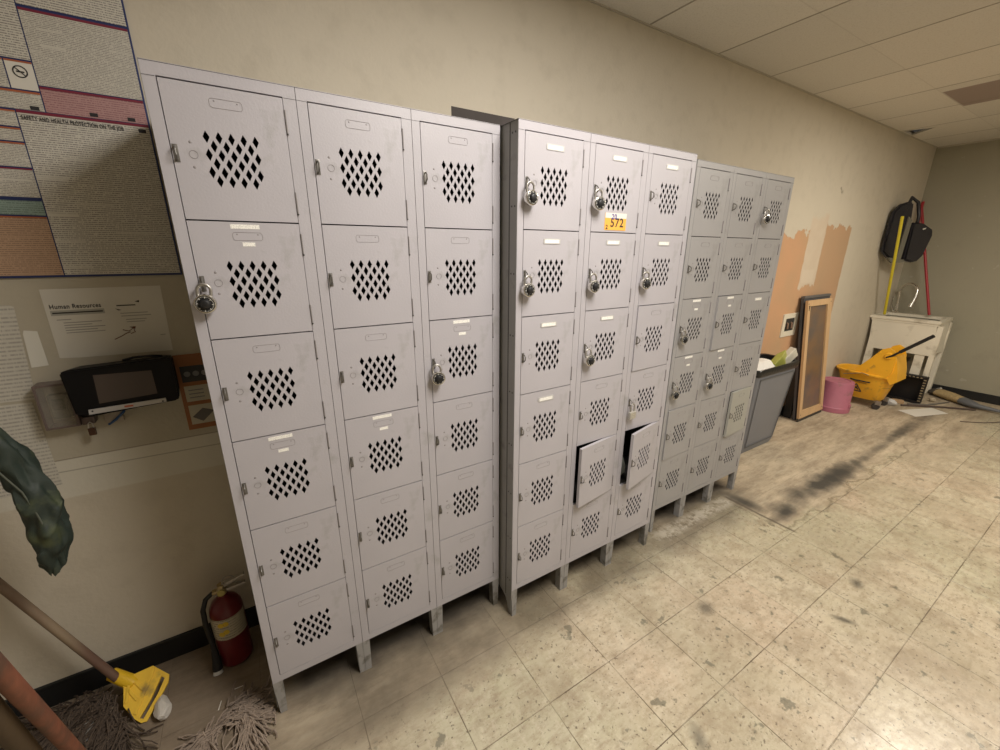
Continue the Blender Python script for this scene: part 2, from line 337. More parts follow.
# ------------------------------------------------------------------ lockers
DW0, DR0, ZD, PR, ZT = .0262, .0314, .1756, .305, 2.035
def diamond_holes(x0, z0):
    H = []
    for r in range(6):
        for c in range(5 - (r % 2)):
            cx = x0+.0755+c*.0262+(.0131 if r % 2 else 0); cz = z0-.1136-r*.0197
            H.append([(cx-.0071, cz), (cx, cz-.0140), (cx+.0071, cz), (cx, cz+.0140)])
    return H
def door_mesh(W):
    """door in its own frame: hinge axis at x=0,y=0 ; door runs to -x ; top at z=0"""
    w = W-DW0-DR0; x0, x1, zt, zb = -w+.0020, -.0012, -.0024, -PR+.0012
    bm = B()
    hs = [[(p[0]-w, p[1]) for p in h] for h in diamond_holes(0, 0)]
    prism(bm, [(x0, zb), (x1, zb), (x1, zt), (x0, zt)], hs, (0, 0, 0), (1, 0, 0), (0, 0, 1), (0, 1, 0), .0016)
    for a, b in [((x0, .0016, zb), (x0+.0016, .014, zt)), ((x1-.0016, .0016, zb), (x1, .014, zt)), ((x0, .0016, zt-.0016), (x1, .014, zt)), ((x0, .0016, zb), (x1, .014, zb+.0016))]: box(bm, a, b)
    return bm
def ring_pts(cx, cz, rx, rz, n=20, y=-.0003): return [(cx+rx*math.cos(2*math.pi*k/n), y, cz+rz*math.sin(2*math.pi*k/n)) for k in range(n)]
def oblong(cx, cz, w, h, y, r=.006):
    P = []
    for sx, sz, a0 in ((1, 1, 0), (-1, 1, 90), (-1, -1, 180), (1, -1, 270)):
        for k in range(5):
            a = R(a0+k*22.5); P.append((cx+sx*(w/2-r)+r*math.cos(a), y, cz+sz*(h/2-r)+r*math.sin(a)))
    return P
M_EMB = mat('embossed_edge', (.27, .25, .25), .5)
def make_door(W, lm):
    w = W-DW0-DR0; X = lambda d: d-w
    d = obj('door', door_mesh(W), lm)
    d['label'] = 'grey steel locker door with a diamond perforated vent'
    bm = B()  # knock-out ring and two dimples
    tube(bm, ring_pts(X(.044), -.156, .0088, .0088), .0007, 6, closed=True)
    for cz in (-.129, -.184): lathe(bm, [(0, .0014), (.0022, .0009), (.0034, 0)], 10, M=Matrix.Translation((X(.041), 0, cz)) @ Matrix.Rotation(R(90), 4, 'X'))
    k = obj('lock_knockout', bm, M_EMB, d, True)
    bm = B()  # hasp loop, bent plate standing out of the door
    tube(bm, [(X(.0095), .001, -.141), (X(.0095), -.011, -.1435), (X(.0098), -.0165, -.149), (X(.010), -.0165, -.162), (X(.0095), -.010, -.169), (X(.0095), .001, -.171)], .0021, 8)
    box(bm, (X(.0045), -.0015, -.176), (X(.015), 0, -.137), .0005)
    h = obj('hasp', bm, M_HASP, d, True)
    for z in (-.056, -.253):
        bm = B(); tube(bm, [(.0015, -.0012, z-.027), (.0015, -.0012, z+.027)], .0024, 8); obj('hinge', bm, M_EMB, d, True)
        bm = B(); lathe(bm, [(0, .003), (.0026, .002), (.0026, -.001)], 10, ctr=(.0015, -.0012, z-.030)); hh = obj('hinge_pin', bm, M_EDGE, d, True)
    return d
M_PLATE = mat('plate_metal', (.55, .54, .53), .35, metal=.3)
M_TXTL = None
def label_mat():
    g = G('tiny_print', .8); tc = g.N.new('ShaderNodeTexCoord'); sp = g.N.new('ShaderNodeSeparateXYZ'); g.L.new(tc.outputs['Object'], sp.inputs[0])
    n = g.noise(900, 2, vec=tc.outputs['Object'], sc=(1, 1, .5)); f = g.ramp(n, .54, .6)
    return g.out(g.mix(g.m_('MULTIPLY', f, .45), (.92, .90, .84), (.25, .23, .22)))
M_LBL = label_mat()
def add_plate(d, W, kind, two):
    """kind 0: embossed holder outline only ; 1: holder with paper card ; two: stuck-on paper labels above/below"""
    w = W-DW0-DR0; cx = -w/2+.0
    if kind == 0:
        bm = B(); tube(bm, oblong(cx, -.038, .068, .020, -.0002), .0006, 6, closed=True)
        for s in (-1, 1): lathe(bm, [(0, .001), (.0016, .0006), (.002, 0)], 8, M=Matrix.Translation((cx+s*.024, 0, -.033)) @ Matrix.Rotation(R(90), 4, 'X'))
        obj('plate_outline', bm, M_EMB, d, True)
    else:
        bm = B(); P = [(p[0], p[2]) for p in oblong(cx, -.038, .080, .020, 0)]
        prism(bm, P, [], (0, 0, 0), (1, 0, 0), (0, 0, 1), (0, -1, 0), .0015); pl = obj('card_holder', bm, M_PLATE, d)
        bm = B(); box(bm, (cx-.033, -.0019, -.0445), (cx+.033, -.0015, -.032)); obj('name_card', bm, M_LBL, pl)
    if two:
        bm = B(); box(bm, (cx-.036, -.0006, -.019), (cx+.030, 0, -.008)); o = obj('name_label', bm, M_LBL, d); o['label'] = 'white printed name strip'
        bm = B(); box(bm, (cx-.015, -.0006, -.063), (cx+.014, 0, -.053)); o = obj('number_label', bm, M_LBL, d); o['label'] = 'small white number strip'

def bank(label, x0, y0, W, depth, plates, labels, ajar, lm=None):
    lm = lm or M_LOCK
    t = thing('locker_bank', label, 'lockers', (x0, y0, 0), 'six-tier locker banks')
    T = .0016; n = 3
    # ---- sheet metal body with shelves and dividers
    bm = B()
    box(bm, (0, .002, .10), (T, depth, ZT-.001)); box(bm, (n*W-T, .002, .10), (n*W, depth, ZT-.001))
    body = obj('body', bm, M_LOCKD, t); bm = B()
    for c in (1, 2): box(bm, (c*W-T/2, .016, .15), (c*W+T/2, depth, ZT-.001))
    box(bm, (T, depth-T, .15), (n*W-T, depth, ZT-.003))
    for xa in (T, n*W-2*T): box(bm, (xa, .016, .15), (xa+T, depth-T, ZT-.004))
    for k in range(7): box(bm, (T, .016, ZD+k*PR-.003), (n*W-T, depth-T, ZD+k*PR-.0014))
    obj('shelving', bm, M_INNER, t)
    bm = B(); box(bm, (0, .002, ZT-.003), (n*W, depth, ZT)); obj('top_sheet', bm, M_LOCKD, t)
    # rivets and seam strip along the exposed left side
    bm = B(); box(bm, (-.0012, .046, .10), (0, .050, ZT-.004))
    for k in range(9):
        for yy in (.016, .034): lathe(bm, [(0, .0016), (.0025, .001), (.0035, 0)], 8, M=Matrix.Translation((0, yy, .2+k*.225)) @ Matrix.Rotation(R(-90), 4, 'Y'))
    obj('rivet', bm, M_EDGE, body, True)
    # ---- face frame of each column
    for c in range(n):
        a = c*W+.0008; b = (c+1)*W-.0008; bm = B()
        z0, z1 = .149, ZT
        prism(bm, [(a, z0), (b, z0), (b, z1), (a, z1)], [[(a+DW0-.0008, ZD-.0005), (a+DW0-.0008, ZD+6*PR+.001), (b-DR0+.0008, ZD+6*PR+.001), (b-DR0+.0008, ZD-.0005)]], (0, 0, 0), (1, 0, 0), (0, 0, 1), (0, 1, 0), .016)
        ff = obj('face_frame', bm, lm, t)
        bm = B()
        for xa, xb in ((a, a+DW0-.002), (b-DR0+.002, b)): box(bm, (xa, -.0006, ZD+6*PR-.0016), (xb, 0, ZD+6*PR-.0008))
        box(bm, (a, -.0004, ZT-.0022), (b, .0, ZT-.0012)); obj('corner_seam', bm, M_EDGE, ff)
        # dark joint between neighbouring columns
        if c: bm = B(); box(bm, (c*W-.0007, .0015, .15), (c*W+.0007, .015, ZT-.0005)); obj('column_joint', bm, M_EDGE, t)
    # ---- legs: pressed channels at every column boundary, front and back
    for c in range(n+1):
        for yy, sgn in ((0., 1), (depth, -1)):
            bm = B(); x = c*W
            wl = (.0, .032) if c == 0 else (-.034, .0) if c == n else (-.026, .026)
            wb = (.006, .028) if c == 0 else (-.028, -.006) if c == n else (-.023, .023)
            pts = [(x+wb[0], 0), (x+wb[1], 0), (x+wl[1], .150), (x+wl[0], .150)]
            prism(bm, pts, [], (0, yy+sgn*.001, 0), (1, 0, 0), (0, 0, 1), (0, sgn, 0), .0035)
            for q, r_ in ((wb[0], wl[0]), (wb[1], wl[1])):
                s = .003 if q == wb[0] else -.003
                vs = [(x+q, 0), (x+r_, .150), (x+r_+s, .150), (x+q+s, 0)]
                prism(bm, vs, [], (0, yy+sgn*.0045, 0), (1, 0, 0), (0, 0, 1), (0, sgn, 0), .034)
            if 0 < c < n: box(bm, (x-.0012, yy+(-.0006 if sgn > 0 else 0), .004), (x+.0012, yy+(.0005 if sgn > 0 else .0005), .149))
            obj('leg', bm, mat('locker_leg_paint', (.31, .30, .29), .5, var=.15, vscale=14, dirt=(.15, .14, .12), dscale=20, dlo=.5, dhi=.66), t)
    # side gussets: curved lower edge of the side sheet
    for xs in (0, n*W-T):
        bm = B(); P = [(.04, .10), (.005, .10), (.005, .055)]+[(.04+.06*(1-math.cos(R(a))), .055+.045*math.sin(R(a))) for a in (10, 30, 50, 70, 90)]
        P = [(.005, .101), (.005, .03), (.030, .03), (.036, .055), (.05, .078), (.075, .092), (.11, .101)]
        prism(bm, P, [], (xs, 0, 0), (0, 1, 0), (0, 0, 1), (1, 0, 0), T); obj('side_gusset', bm, M_LOCKD, t)
    # ---- doors
    src = None
    for c in range(n):
        for r in range(6):
            if src is None: src = make_door(W, lm); d = src; proto = src
            else: d = copy_tree(base_)
            if src is d: base_ = d
            d.parent = t; d.location = ((c+1)*W-DR0, 0., ZD+(6-r)*PR)
            ang = ajar.get((c, r), (0, 0)); ang = ang if isinstance(ang, tuple) else (ang, 0)
            d.rotation_euler = (0, R(ang[1]), R(ang[0]))
            if ang[0] > 3: d['label'] = 'grey steel locker door swung ajar'
            doors.append((d, (c, r)))
        # plates come after all copies
    for (d, cr) in doors[-18:]: add_plate(d, W, plates.get(cr, 0), cr in labels)
    return t
doors = []
W1, W3 = .3146, .3047
def b1_labels(): return {(0, 1), (0, 3), (1, 3), (2, 2)}
bank('grey bank of lockers nearest the notice board, three columns wide, with only two padlocks', 0., 0., W1, .455, {}, b1_labels(), {})
bank('middle grey bank of lockers with the orange sale tag and two lower doors hanging open', .9525, -.0972, W1, .455,
     {(0, 0): 1, (1, 0): 1, (2, 0): 1, (0, 1): 1, (1, 1): 1, (2, 1): 1, (0, 2): 1, (1, 2): 1, (0, 3): 1}, set(), {(1, 4): 7.5, (2, 4): 11.5, (2, 2): 1.2})
bank('far grey bank of lockers beside the grey trash bin, recessed behind its neighbour', 1.9894, -.0377, W3, .455,
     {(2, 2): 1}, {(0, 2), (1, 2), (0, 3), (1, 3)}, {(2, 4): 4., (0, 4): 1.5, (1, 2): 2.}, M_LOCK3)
for d_, cr_ in doors[-18:]:
    if cr_ == (2, 4): d_.material_slots[0].link = 'OBJECT'; d_.material_slots[0].material = mat('locker_paint_cream', (.37, .365, .33), .45, var=.1, vscale=6); d_['label'] = 'paler grey locker door standing slightly ajar'

# clothes inside the two open compartments (interior shade is put into the shelf colour)
# steel strip lying on top of the lockers
bm = B(); box(bm, (.766, .004, 2.0355), (1.005, .0065, 2.0635)); box(bm, (.766, .0065, 2.0355), (1.005, .045, 2.0375))
tag(obj('steel_strip', bm, mat('strip_paint', (.05, .043, .04), .85, var=.2, spec=.15)), 'dark grey bent steel strip lying on top of the lockers at the joint', 'strip')

# ------------------------------------------------------------------ padlocks
def lock_pos(bk, c, r):
    x0, y0, W = {1: (0, 0, W1), 2: (.9525, -.0972, W1), 3: (1.9894, -.0377, W3)}[bk]
    return Vector((x0+c*W+DW0+.012, y0-.0165, ZD+(6-r)*PR-.160))
def dial_marks():
    bm = B()
    for k in range(40):
        a = 2*math.pi*k/40; r0 = .0175 if k % 5 else .0150
        M = Matrix.Rotation(a, 4, 'Z')
        box(bm, (-.0004 if k % 5 else -.0008, r0, .0), (.0004 if k % 5 else .0008, .0195, .0004), M=M)
    return bm
def make_padlock():
    t = thing('padlock', '', 'padlock')
    F = Matrix.Rotation(R(90), 4, 'X')          # local z of the lathe turns towards -y (the viewer)
    M = Matrix.Translation((.002, -.004, -.046)) @ F
    bm = B(); lathe(bm, [(0, -.008), (.020, -.008), (.0245, -.005), (.0250, .0), (.0250, .008), (.0235, .0105), (.0212, .0112), (.0205, .0100), (0, .0100)], 36, M=M)
    body = obj('body', bm, M_CHROME, t, True)
    bm = B(); lathe(bm, [(.0203, .0095), (.0203, .0125), (.0135, .0130), (.0120, .0150), (.0105, .020), (.0085, .0212), (0, .0212)], 32, M=M); d = obj('dial', bm, M_BLACK, t, True)
    bm = dial_marks(); bm.transform(M @ Matrix.Translation((0, 0, .0131))); obj('dial_marks', bm, M_WHITE, d)
    bm = B(); pts = [(-.0145, -.004, -.030), (-.0145, -.004, -.010)]+[(-.0145*math.cos(R(a)), -.004, -.012+.0150*math.sin(R(a))) for a in range(15, 180, 15)]+[(.0145, -.004, -.010), (.0145, -.004, -.030)]
    tube(bm, pts, .0038, 10); obj('shackle', bm, M_STEEL, t, True)
    return t
def make_brass():
    t = thing('padlock', '', 'padlock')
    bm = B(); box(bm, (-.020, -.013, -.072), (.020, .002, -.036), .003); b = obj('body', bm, mat('laminated_steel', (.66, .64, .58), .35, metal=.6), t)
    for k in range(5):
        bm = B(); box(bm, (-.0204, -.0134, -.0665+k*.006), (.0204, .0024, -.0660+k*.006)); obj('lamination', bm, M_EDGE, b)
    bm = B(); pts = [(-.0125, -.004, -.040), (-.0125, -.004, -.012)]+[(-.0125*math.cos(R(a)), -.004, -.012+.0140*math.sin(R(a))) for a in range(15, 180, 15)]+[(.0125, -.004, -.012), (.0125, -.004, -.040)]
    tube(bm, pts, .0032, 10); obj('shackle', bm, M_STEEL, t, True)
    return t
PL = [(1, 0, 1, 'round combination padlock on the second door down of the leftmost locker column', 6),
      (1, 2, 2, 'round combination padlock on the third door down of the third locker column', -4),
      (2, 0, 0, 'round combination padlock on the top left door of the middle locker bank', 0),
      (2, 1, 0, 'round combination padlock on the door with the orange tag', 0),
      (2, 0, 1, 'round combination padlock on the second door down, left column of the middle bank', 3),
      (2, 1, 1, 'round combination padlock on the door right below the orange tagged door', -3),
      (2, 2, 1, 'round combination padlock on the second door down, right column of the middle bank', 4),
      (2, 1, 2, 'tilted combination padlock on the third door down, centre column of the middle bank', -9),
      (3, 2, 0, 'round combination padlock on the top right door of the far locker bank', 8),
      (3, 0, 2, 'round combination padlock on the third door down, left column of the far bank', -5),
      (3, 0, 3, 'round combination padlock on the fourth door down, left column of the far bank', 4),
      (3, 1, 3, 'round combination padlock on the fourth door down, centre column of the far bank', 0)]
p0 = None
for bk, c, r, lab, tilt in PL:
    if p0 is None: p0 = make_padlock(); o = p0
    else: o = copy_tree(p0)
    o.location = lock_pos(bk, c, r); o.rotation_euler = (0, R(tilt), R(random.uniform(-14, 10)))
    tag(o, lab, 'padlock', 'combination padlocks on the locker doors')
o = make_brass(); o.location = lock_pos(2, 2, 3); tag(o, 'square silver laminated padlock on the door above the open right compartment', 'padlock')

# orange tag on the middle bank
M_OR = mat('orange_tag', (.86, .42, .07), .7, var=.05)
t = thing('sale_tag', 'orange and white paper tag with 572 written on it, on a locker door', 'tag', (1.3655, -.0976, 1.709))
U, V = Vector((1, 0, .0)), Vector((0, 0, 1))
bm = B(); box(bm, (0, -.0008, 0), (.119, 0, .064)); bo = obj('tag_paper', bm, M_OR, t)
bm = B(); box(bm, (.001, -.0012, .045), (.119, -.0008, .064)); obj('white_strip', bm, M_WHITE, t)
text('number', '572', .046, M_INK, (.030, -.0014, .013), U, V, t, bold=.0006)
text('number', '20', .026, mat('violet_ink', (.10, .06, .25), .8), (.036, -.0016, .042), U, V, t, bold=.0006)
text('number', '2', .022, M_INK, (.006, -.0014, .004), U, V, t, bold=.0006)

# ------------------------------------------------------------------ notice board poster and papers on the wall
def print_mat(name, paper, ink=(.16, .14, .13), amt=.6, pitch=.0058, col_w=.09, seed=0):
    g = G(name, .6)
    fz = g.m_('FRACT', g.m_('DIVIDE', g.z, pitch)); ln = g.band(fz, .30, .72, .08)
    row = g.m_('FLOOR', g.m_('DIVIDE', g.z, pitch))
    wn = g.noise(1, 3, .7, vec=g.comb(g.m_('MULTIPLY', g.x, 330), g.m_('MULTIPLY', row, 7.3), seed))
    wd = g.ramp(wn, .42, .50)
    para = g.ramp(g.noise(1, 2, .5, vec=g.comb(g.m_('FLOOR', g.m_('DIVIDE', g.x, col_w)), g.m_('MULTIPLY', row, .23), seed+3.)), .33, .40)
    f = g.m_('MULTIPLY', g.m_('MULTIPLY', ln, wd), g.m_('MULTIPLY', para, amt))
    return g.out(g.mix(f, paper, ink))
PAP = print_mat('notice_print_white', (.62, .59, .52), amt=.85); PAPO = print_mat('notice_print_orange', (.50, .33, .22), (.2, .12, .08), .75, seed=5)
PAPP = print_mat('notice_print_pink', (.46, .27, .26), (.22, .08, .10), .7, seed=7); PAPG = print_mat('notice_print_green', (.27, .36, .32), (.05, .1, .09), .6, seed=9)
PAPS = print_mat('notice_print_small', (.60, .57, .50), amt=.8, pitch=.0042, col_w=.05, seed=2)
M_MAR = mat('maroon_print', (.20, .02, .045), .5); M_ORB = mat('orange_print', (.42, .12, .05), .5); M_NAVY = mat('navy_print', (.018, .03, .12), .45)
Y0 = .4795
t = thing('notice_poster', 'large laminated workplace notice poster on the wall left of the lockers', 'poster', (0, 0, 0))
bm = B(); box(bm, (-1.15, .474, 1.546), (-.048, Y0+.0012, 2.56), .0008); obj('backing', bm, M_NAVY, t)
def panel(x0, z0, x1, z1, m, bar=None, bh=.005, name='notice_panel', lab=None):
    bm = B(); box(bm, (x0, .4728, z0), (x1, .474, z1)); o = obj(name, bm, m, t)
    if lab: o['label'] = lab
    if bar:
        bm = B(); box(bm, (x0, .4720, z1-bh), (x1, .4728, z1)); obj('header_bar', bm, bar, o)
    return o
xr = -.0525
panel(-.276, 2.253, xr, 2.54, PAP); panel(-.276, 2.066, xr, 2.246, PAPS, M_MAR, .006)
panel(-.276, 2.0, xr, 2.063, PAPP, M_MAR, .006, lab='pink notice panel'); sf = panel(-.337, 1.553, xr, 1.998, PAP, M_MAR, .007)
panel(-.560, 2.123, -.279, 2.54, PAP, M_ORB)
panel(-.332, 2.050, -.279, 2.1185, M_WHITE, M_ORB, .004, lab='small white no smoking notice')
panel(-.560, 2.050, -.335, 2.1185, PAPS, M_ORB, .004); panel(-.560, 2.0, -.279, 2.046, PAPS, M_ORB, .005)
for z0, z1, m, b in [(1.955, 1.995, PAPS, M_ORB), (1.918, 1.951, PAPS, M_ORB), (1.852, 1.914, PAPS, M_ORB), (1.772, 1.848, PAPS, M_MAR), (1.7235, 1.766, PAPG, M_NAVY), (1.553, 1.719, PAPO, M_ORB)]:
    panel(-.560, z0, -.340, z1, m, b, .004)
for z0, z1, m in [(2.2, 2.54, PAPO), (1.9, 2.195, PAP), (1.553, 1.895, PAPS)]: panel(-1.14, z0, -.565, z1, m, M_MAR)
text('poster_title', 'SAFETY AND HEALTH PROTECTION ON THE JOB', .0148, M_INK, (-.331, .4718, 1.9745), (1, 0, 0), (0, 0, 1), t, sx=.60, bold=.0003)
bm = B(); tube(bm, ring_pts(-.306, 2.092, .0135, .0135, 24, .4723), .0014, 6, closed=True); tube(bm, [(-.3155, .4723, 2.1015), (-.2965, .4723, 2.0825)], .0013, 6)
box(bm, (-.314, .4722, 2.090), (-.298, .4726, 2.0935)); obj('no_smoking_sign', bm, M_INK, t)
# seal and small dark emblems
for x, z in [(-.070, 1.98), (-.175, 2.008), (-.09, 2.008), (-.298, 2.006)]:
    bm = B(); box(bm, (x-.009, .4722, z-.005), (x+.009, .4727, z+.005)); obj('emblem', bm, M_INK, t)

def paper(name, pts, m, y=.4803, th=.0006, parent=None):
    bm = B(); prism(bm, pts, [], (0, y, 0), (1, 0, 0), (0, 0, 1), (0, -1, 0), th); return obj(name, bm, m, parent)
t = thing('paper_sheet', 'landscape sheet headed Human Resources pinned under the notice poster', 'paper', (0, 0, 0))
paper('sheet', [(-.408, 1.296), (-.36, 1.292), (-.122, 1.288), (-.116, 1.512), (-.406, 1.511)], mat('sheet_white', (.66, .63, .56), .8, var=.05, vscale=9), parent=t)
text('sheet_title', 'Human Resources', .0195, M_INK, (-.396, .479, 1.4505), (1, 0, 0), (0, 0, 1), t, sx=.74, bold=.0003)
bm = B(); box(bm, (-.397, .4791, 1.4295), (-.272, .4797, 1.4455)); bx = obj('title_box', bm, mat('box_grey', (.40, .39, .34), .8), t)
bm = B(); box(bm, (-.393, .4787, 1.4355), (-.276, .4791, 1.4395)); obj('box_line', bm, M_INK, bx)
def lines(rows, par):
    for k, (x0, x1, z) in enumerate(rows):
        bm = B(); box(bm, (x0, .4792, z), (x1, .4797, z+.0022)); obj('text_line', bm, mat('pale_ink', (.30, .28, .26), .8), par)
lines([(-.388, -.355, 1.415), (-.375, -.285, 1.405), (-.375, -.31, 1.397), (-.375, -.28, 1.389), (-.375, -.30, 1.381), (-.375, -.283, 1.373), (-.235, -.165, 1.425), (-.235, -.158, 1.416), (-.225, -.172, 1.404), (-.225, -.178, 1.396), (-.146, -.132, 1.345)], t)
bm = B(); tube(bm, [(-.266, .479, 1.342), (-.245, .479, 1.352), (-.232, .479, 1.36), (-.222, .479, 1.363)], .0014, 6); tube(bm, [(-.240, .479, 1.372), (-.225, .479, 1.366), (-.212, .479, 1.376), (-.210, .479, 1.362), (-.222, .479, 1.357)], .0014, 6)
prism(bm, [(-.222, 1.380), (-.205, 1.381), (-.208, 1.372)], [], (0, .4797, 0), (1, 0, 0), (0, 0, 1), (0, -1, 0), .0006); obj('drawing', bm, mat('rust_ink', (.16, .07, .05), .8), t)
bm = B(); prism(bm, [(-.192, 1.463), (-.180, 1.467), (-.181, 1.459)], [], (0, .4797, 0), (1, 0, 0), (0, 0, 1), (0, -1, 0), .0006)
prism(bm, [(-.245, 1.443), (-.238, 1.436), (-.230, 1.437)], [], (0, .4797, 0), (1, 0, 0), (0, 0, 1), (0, -1, 0), .0006); box(bm, (-.240, .4791, 1.450), (-.192, .4797, 1.4535)); obj('logo', bm, M_INK, t)
PAPL = print_mat('typed_sheet', (.60, .57, .50), (.22, .2, .18), .55, pitch=.0125, col_w=.3, seed=12)
o = paper('paper_sheet', [(-.75, 1.182), (-.489, 1.172), (-.470, 1.462), (-.478, 1.468), (-.75, 1.47)], PAPL, .4803); tag(o, 'white typed sheet at the left edge of the wall, above another sheet', 'paper')
o = paper('paper_sheet', [(-.75, .855), (-.497, .868), (-.500, 1.164), (-.75, 1.170)], PAPL, .4803); tag(o, 'white typed sheet partly behind the hanging green sleeve', 'paper')
o = paper('paper_strip', [(-.476, 1.274), (-.437, 1.277), (-.438, 1.386), (-.466, 1.391), (-.47, 1.38)], mat('strip_white', (.74, .72, .65), .7), .4796); tag(o, 'small blank white strip taped over the edge of a typed sheet', 'paper')

# orange picture sign beside the lockers
t = thing('instruction_sign', 'orange framed sign with small pictures, half behind the first locker', 'sign', (0, 0, 0))
bm = B(); box(bm, (-.129, .4765, .980), (.075, .4803, 1.268), .001); obj('sign_board', bm, mat('sign_orange', (.30, .115, .035), .6, var=.1), t)
for i, (z0, z1, m) in enumerate([(1.165, 1.225, mat('sign_black', (.02, .02, .02), .5)), (1.090, 1.150, mat('sign_cream', (.48, .44, .34), .7)), (1.0, 1.075, mat('sign_cream', (.48, .44, .34), .7))]):
    bm = B(); box(bm, (-.116, .4755, z0), (.06, .4765, z1)); q = obj('picture', bm, m, t)
    if i == 0:
        for k in range(4): bm = B(); lathe(bm, [(0, .001), (.010, .001), (.010, 0)], 14, M=Matrix.Translation((-.098+.026*k, .4755, 1.195)) @ Matrix.Rotation(R(90), 4, 'X')); obj('picture_mark', bm, mat('grey_print', (.2, .2, .2), .6), q)
    if i == 1: 
        for k in range(3): bm = B(); box(bm, (-.105, .4750, 1.103+.014*k), (-.06, .4755, 1.107+.014*k)); obj('picture_mark', bm, mat('grey_print', (.2, .2, .2), .6), q)
    if i == 2: bm = B(); prism(bm, [(-.11, 1.03), (-.075, 1.06), (-.04, 1.045), (-.08, 1.008)], [], (0, .4755, 0), (1, 0, 0), (0, 0, 1), (0, -1, 0), .0006); obj('picture_mark', bm, mat('grey_print2', (.12, .11, .10), .6), q)

# time clock
t = thing('time_clock', 'black wall time clock with a wide dark screen and silver lower strip', 'time clock', (0, 0, 0))
bm = B()
P = [(-.392, 1.268), (-.378, 1.275), (-.13, 1.284), (-.118, 1.278), (-.120, 1.140), (-.128, 1.131), (-.34, 1.118), (-.384, 1.128)]
f = [bm.verts.new((x, .378, z)) for x, z in P]; k = [bm.verts.new((-.26+(x+.26)*.94, .4805, 1.20+(z-1.20)*.86)) for x, z in P]
bm.faces.new(f); bm.faces.new(k[::-1])
for i in range(8): bm.faces.new((f[i], k[i], k[(i+1) % 8], f[(i+1) % 8]))
bmesh.ops.bevel(bm, geom=[e for e in bm.edges], offset=.004, segments=2, affect='EDGES'); obj('housing', bm, mat('clock_black', (.006, .0055, .006), .5, spec=.2), t)
bm = B(); prism(bm, [(-.322, 1.158), (-.175, 1.166), (-.176, 1.247), (-.318, 1.252)], [], (0, .378, 0), (1, 0, 0), (0, 0, 1), (0, -1, 0), .002); obj('screen', bm, mat('dim_screen', (.085, .065, .055), .22), t)
bm = B(); prism(bm, [(-.352, 1.127), (-.157, 1.133), (-.157, 1.147), (-.351, 1.143)], [], (0, .377, 0), (1, 0, 0), (0, 0, 1), (0, -1, 0), .004); st = obj('strip', bm, mat('silver_strip', (.48, .46, .44), .4), t)
bm = B(); box(bm, (-.265, .3724, 1.1345), (-.243, .373, 1.1405)); obj('logo', bm, mat('logo_red', (.45, .12, .06), .5), st)
for x in (-.342, -.166): bm = B(); lathe(bm, [(0, .001), (.0025, .001), (.0025, 0)], 10, M=Matrix.Translation((x, .373, 1.1375)) @ Matrix.Rotation(R(90), 4, 'X')); obj('screw', bm, M_INK, st)
bm = B(); tube(bm, [(-.25, .43, 1.279), (-.22, .42, 1.287), (-.17, .42, 1.287), (-.15, .44, 1.279)], .004, 8); obj('top_cable', bm, M_BLACK, t, True)
bm = B(); tube(bm, [(-.285, .47, 1.13), (-.29, .462, 1.095), (-.315, .455, 1.072), (-.338, .47, 1.055)], .004, 8); o = obj('data_cable', bm, mat('blue_cable', (.03, .09, .24), .5), t, True); o['label'] = 'blue cable under the clock'
bm = B(); box(bm, (-.345, .462, 1.062), (-.295, .4805, 1.098), .003); obj('wall_jack', bm, mat('jack_ivory', (.42, .36, .30), .6), t)
# thermostat guard
t = thing('thermostat_guard', 'clear plastic thermostat guard box left of the time clock', 'thermostat', (0, 0, 0))
bm = B(); x0, x1, z0, z1 = -.475, -.395, 1.078, 1.225
prism(bm, [(x0, z0), (x1, z0), (x1, z1), (x0, z1)], [[(x0+.006, z0+.006), (x0+.006, z1-.006), (x1-.006, z1-.006), (x1-.006, z0+.006)]], (0, .4805, 0), (1, 0, 0), (0, 0, 1), (0, -1, 0), .05)
obj('guard_frame', bm, mat('smoky_plastic', (.16, .12, .11), .3), t)
bm = B(); box(bm, (x0+.006, .432, z0+.006), (x1-.006, .435, z1-.006)); obj('clear_cover', bm, mat('clear_cover', (.55, .50, .42), .12, alpha=.22), t)
bm = B(); box(bm, (-.458, .45, 1.105), (-.412, .4805, 1.185), .004); th_ = obj('thermostat', bm, mat('thermo_body', (.10, .11, .09), .5), t)
bm = B(); box(bm, (-.449, .448, 1.135), (-.421, .45, 1.172)); obj('display', bm, mat('thermo_disp', (.03, .05, .045), .2), th_)
bm = B(); box(bm, (-.394, .44, 1.075), (-.362, .4805, 1.10), .003); obj('lock_tab', bm, mat('smoky_plastic', (.16, .12, .11), .3), t)
t = thing('padlock', 'small brown padlock hanging under the time clock', 'padlock', (-.374, .436, 1.083))
bm = B(); box(bm, (-.009, -.006, -.045), (.009, .006, -.020), .002); obj('body', bm, mat('brown_lock', (.10, .05, .03), .4, metal=.5), t)
bm = B(); tube(bm, [(-.006, 0, -.022), (-.006, 0, -.006), (0, 0, .001), (.006, 0, -.006), (.006, 0, -.022)], .0018, 8); obj('shackle', bm, M_STEEL, t, True)

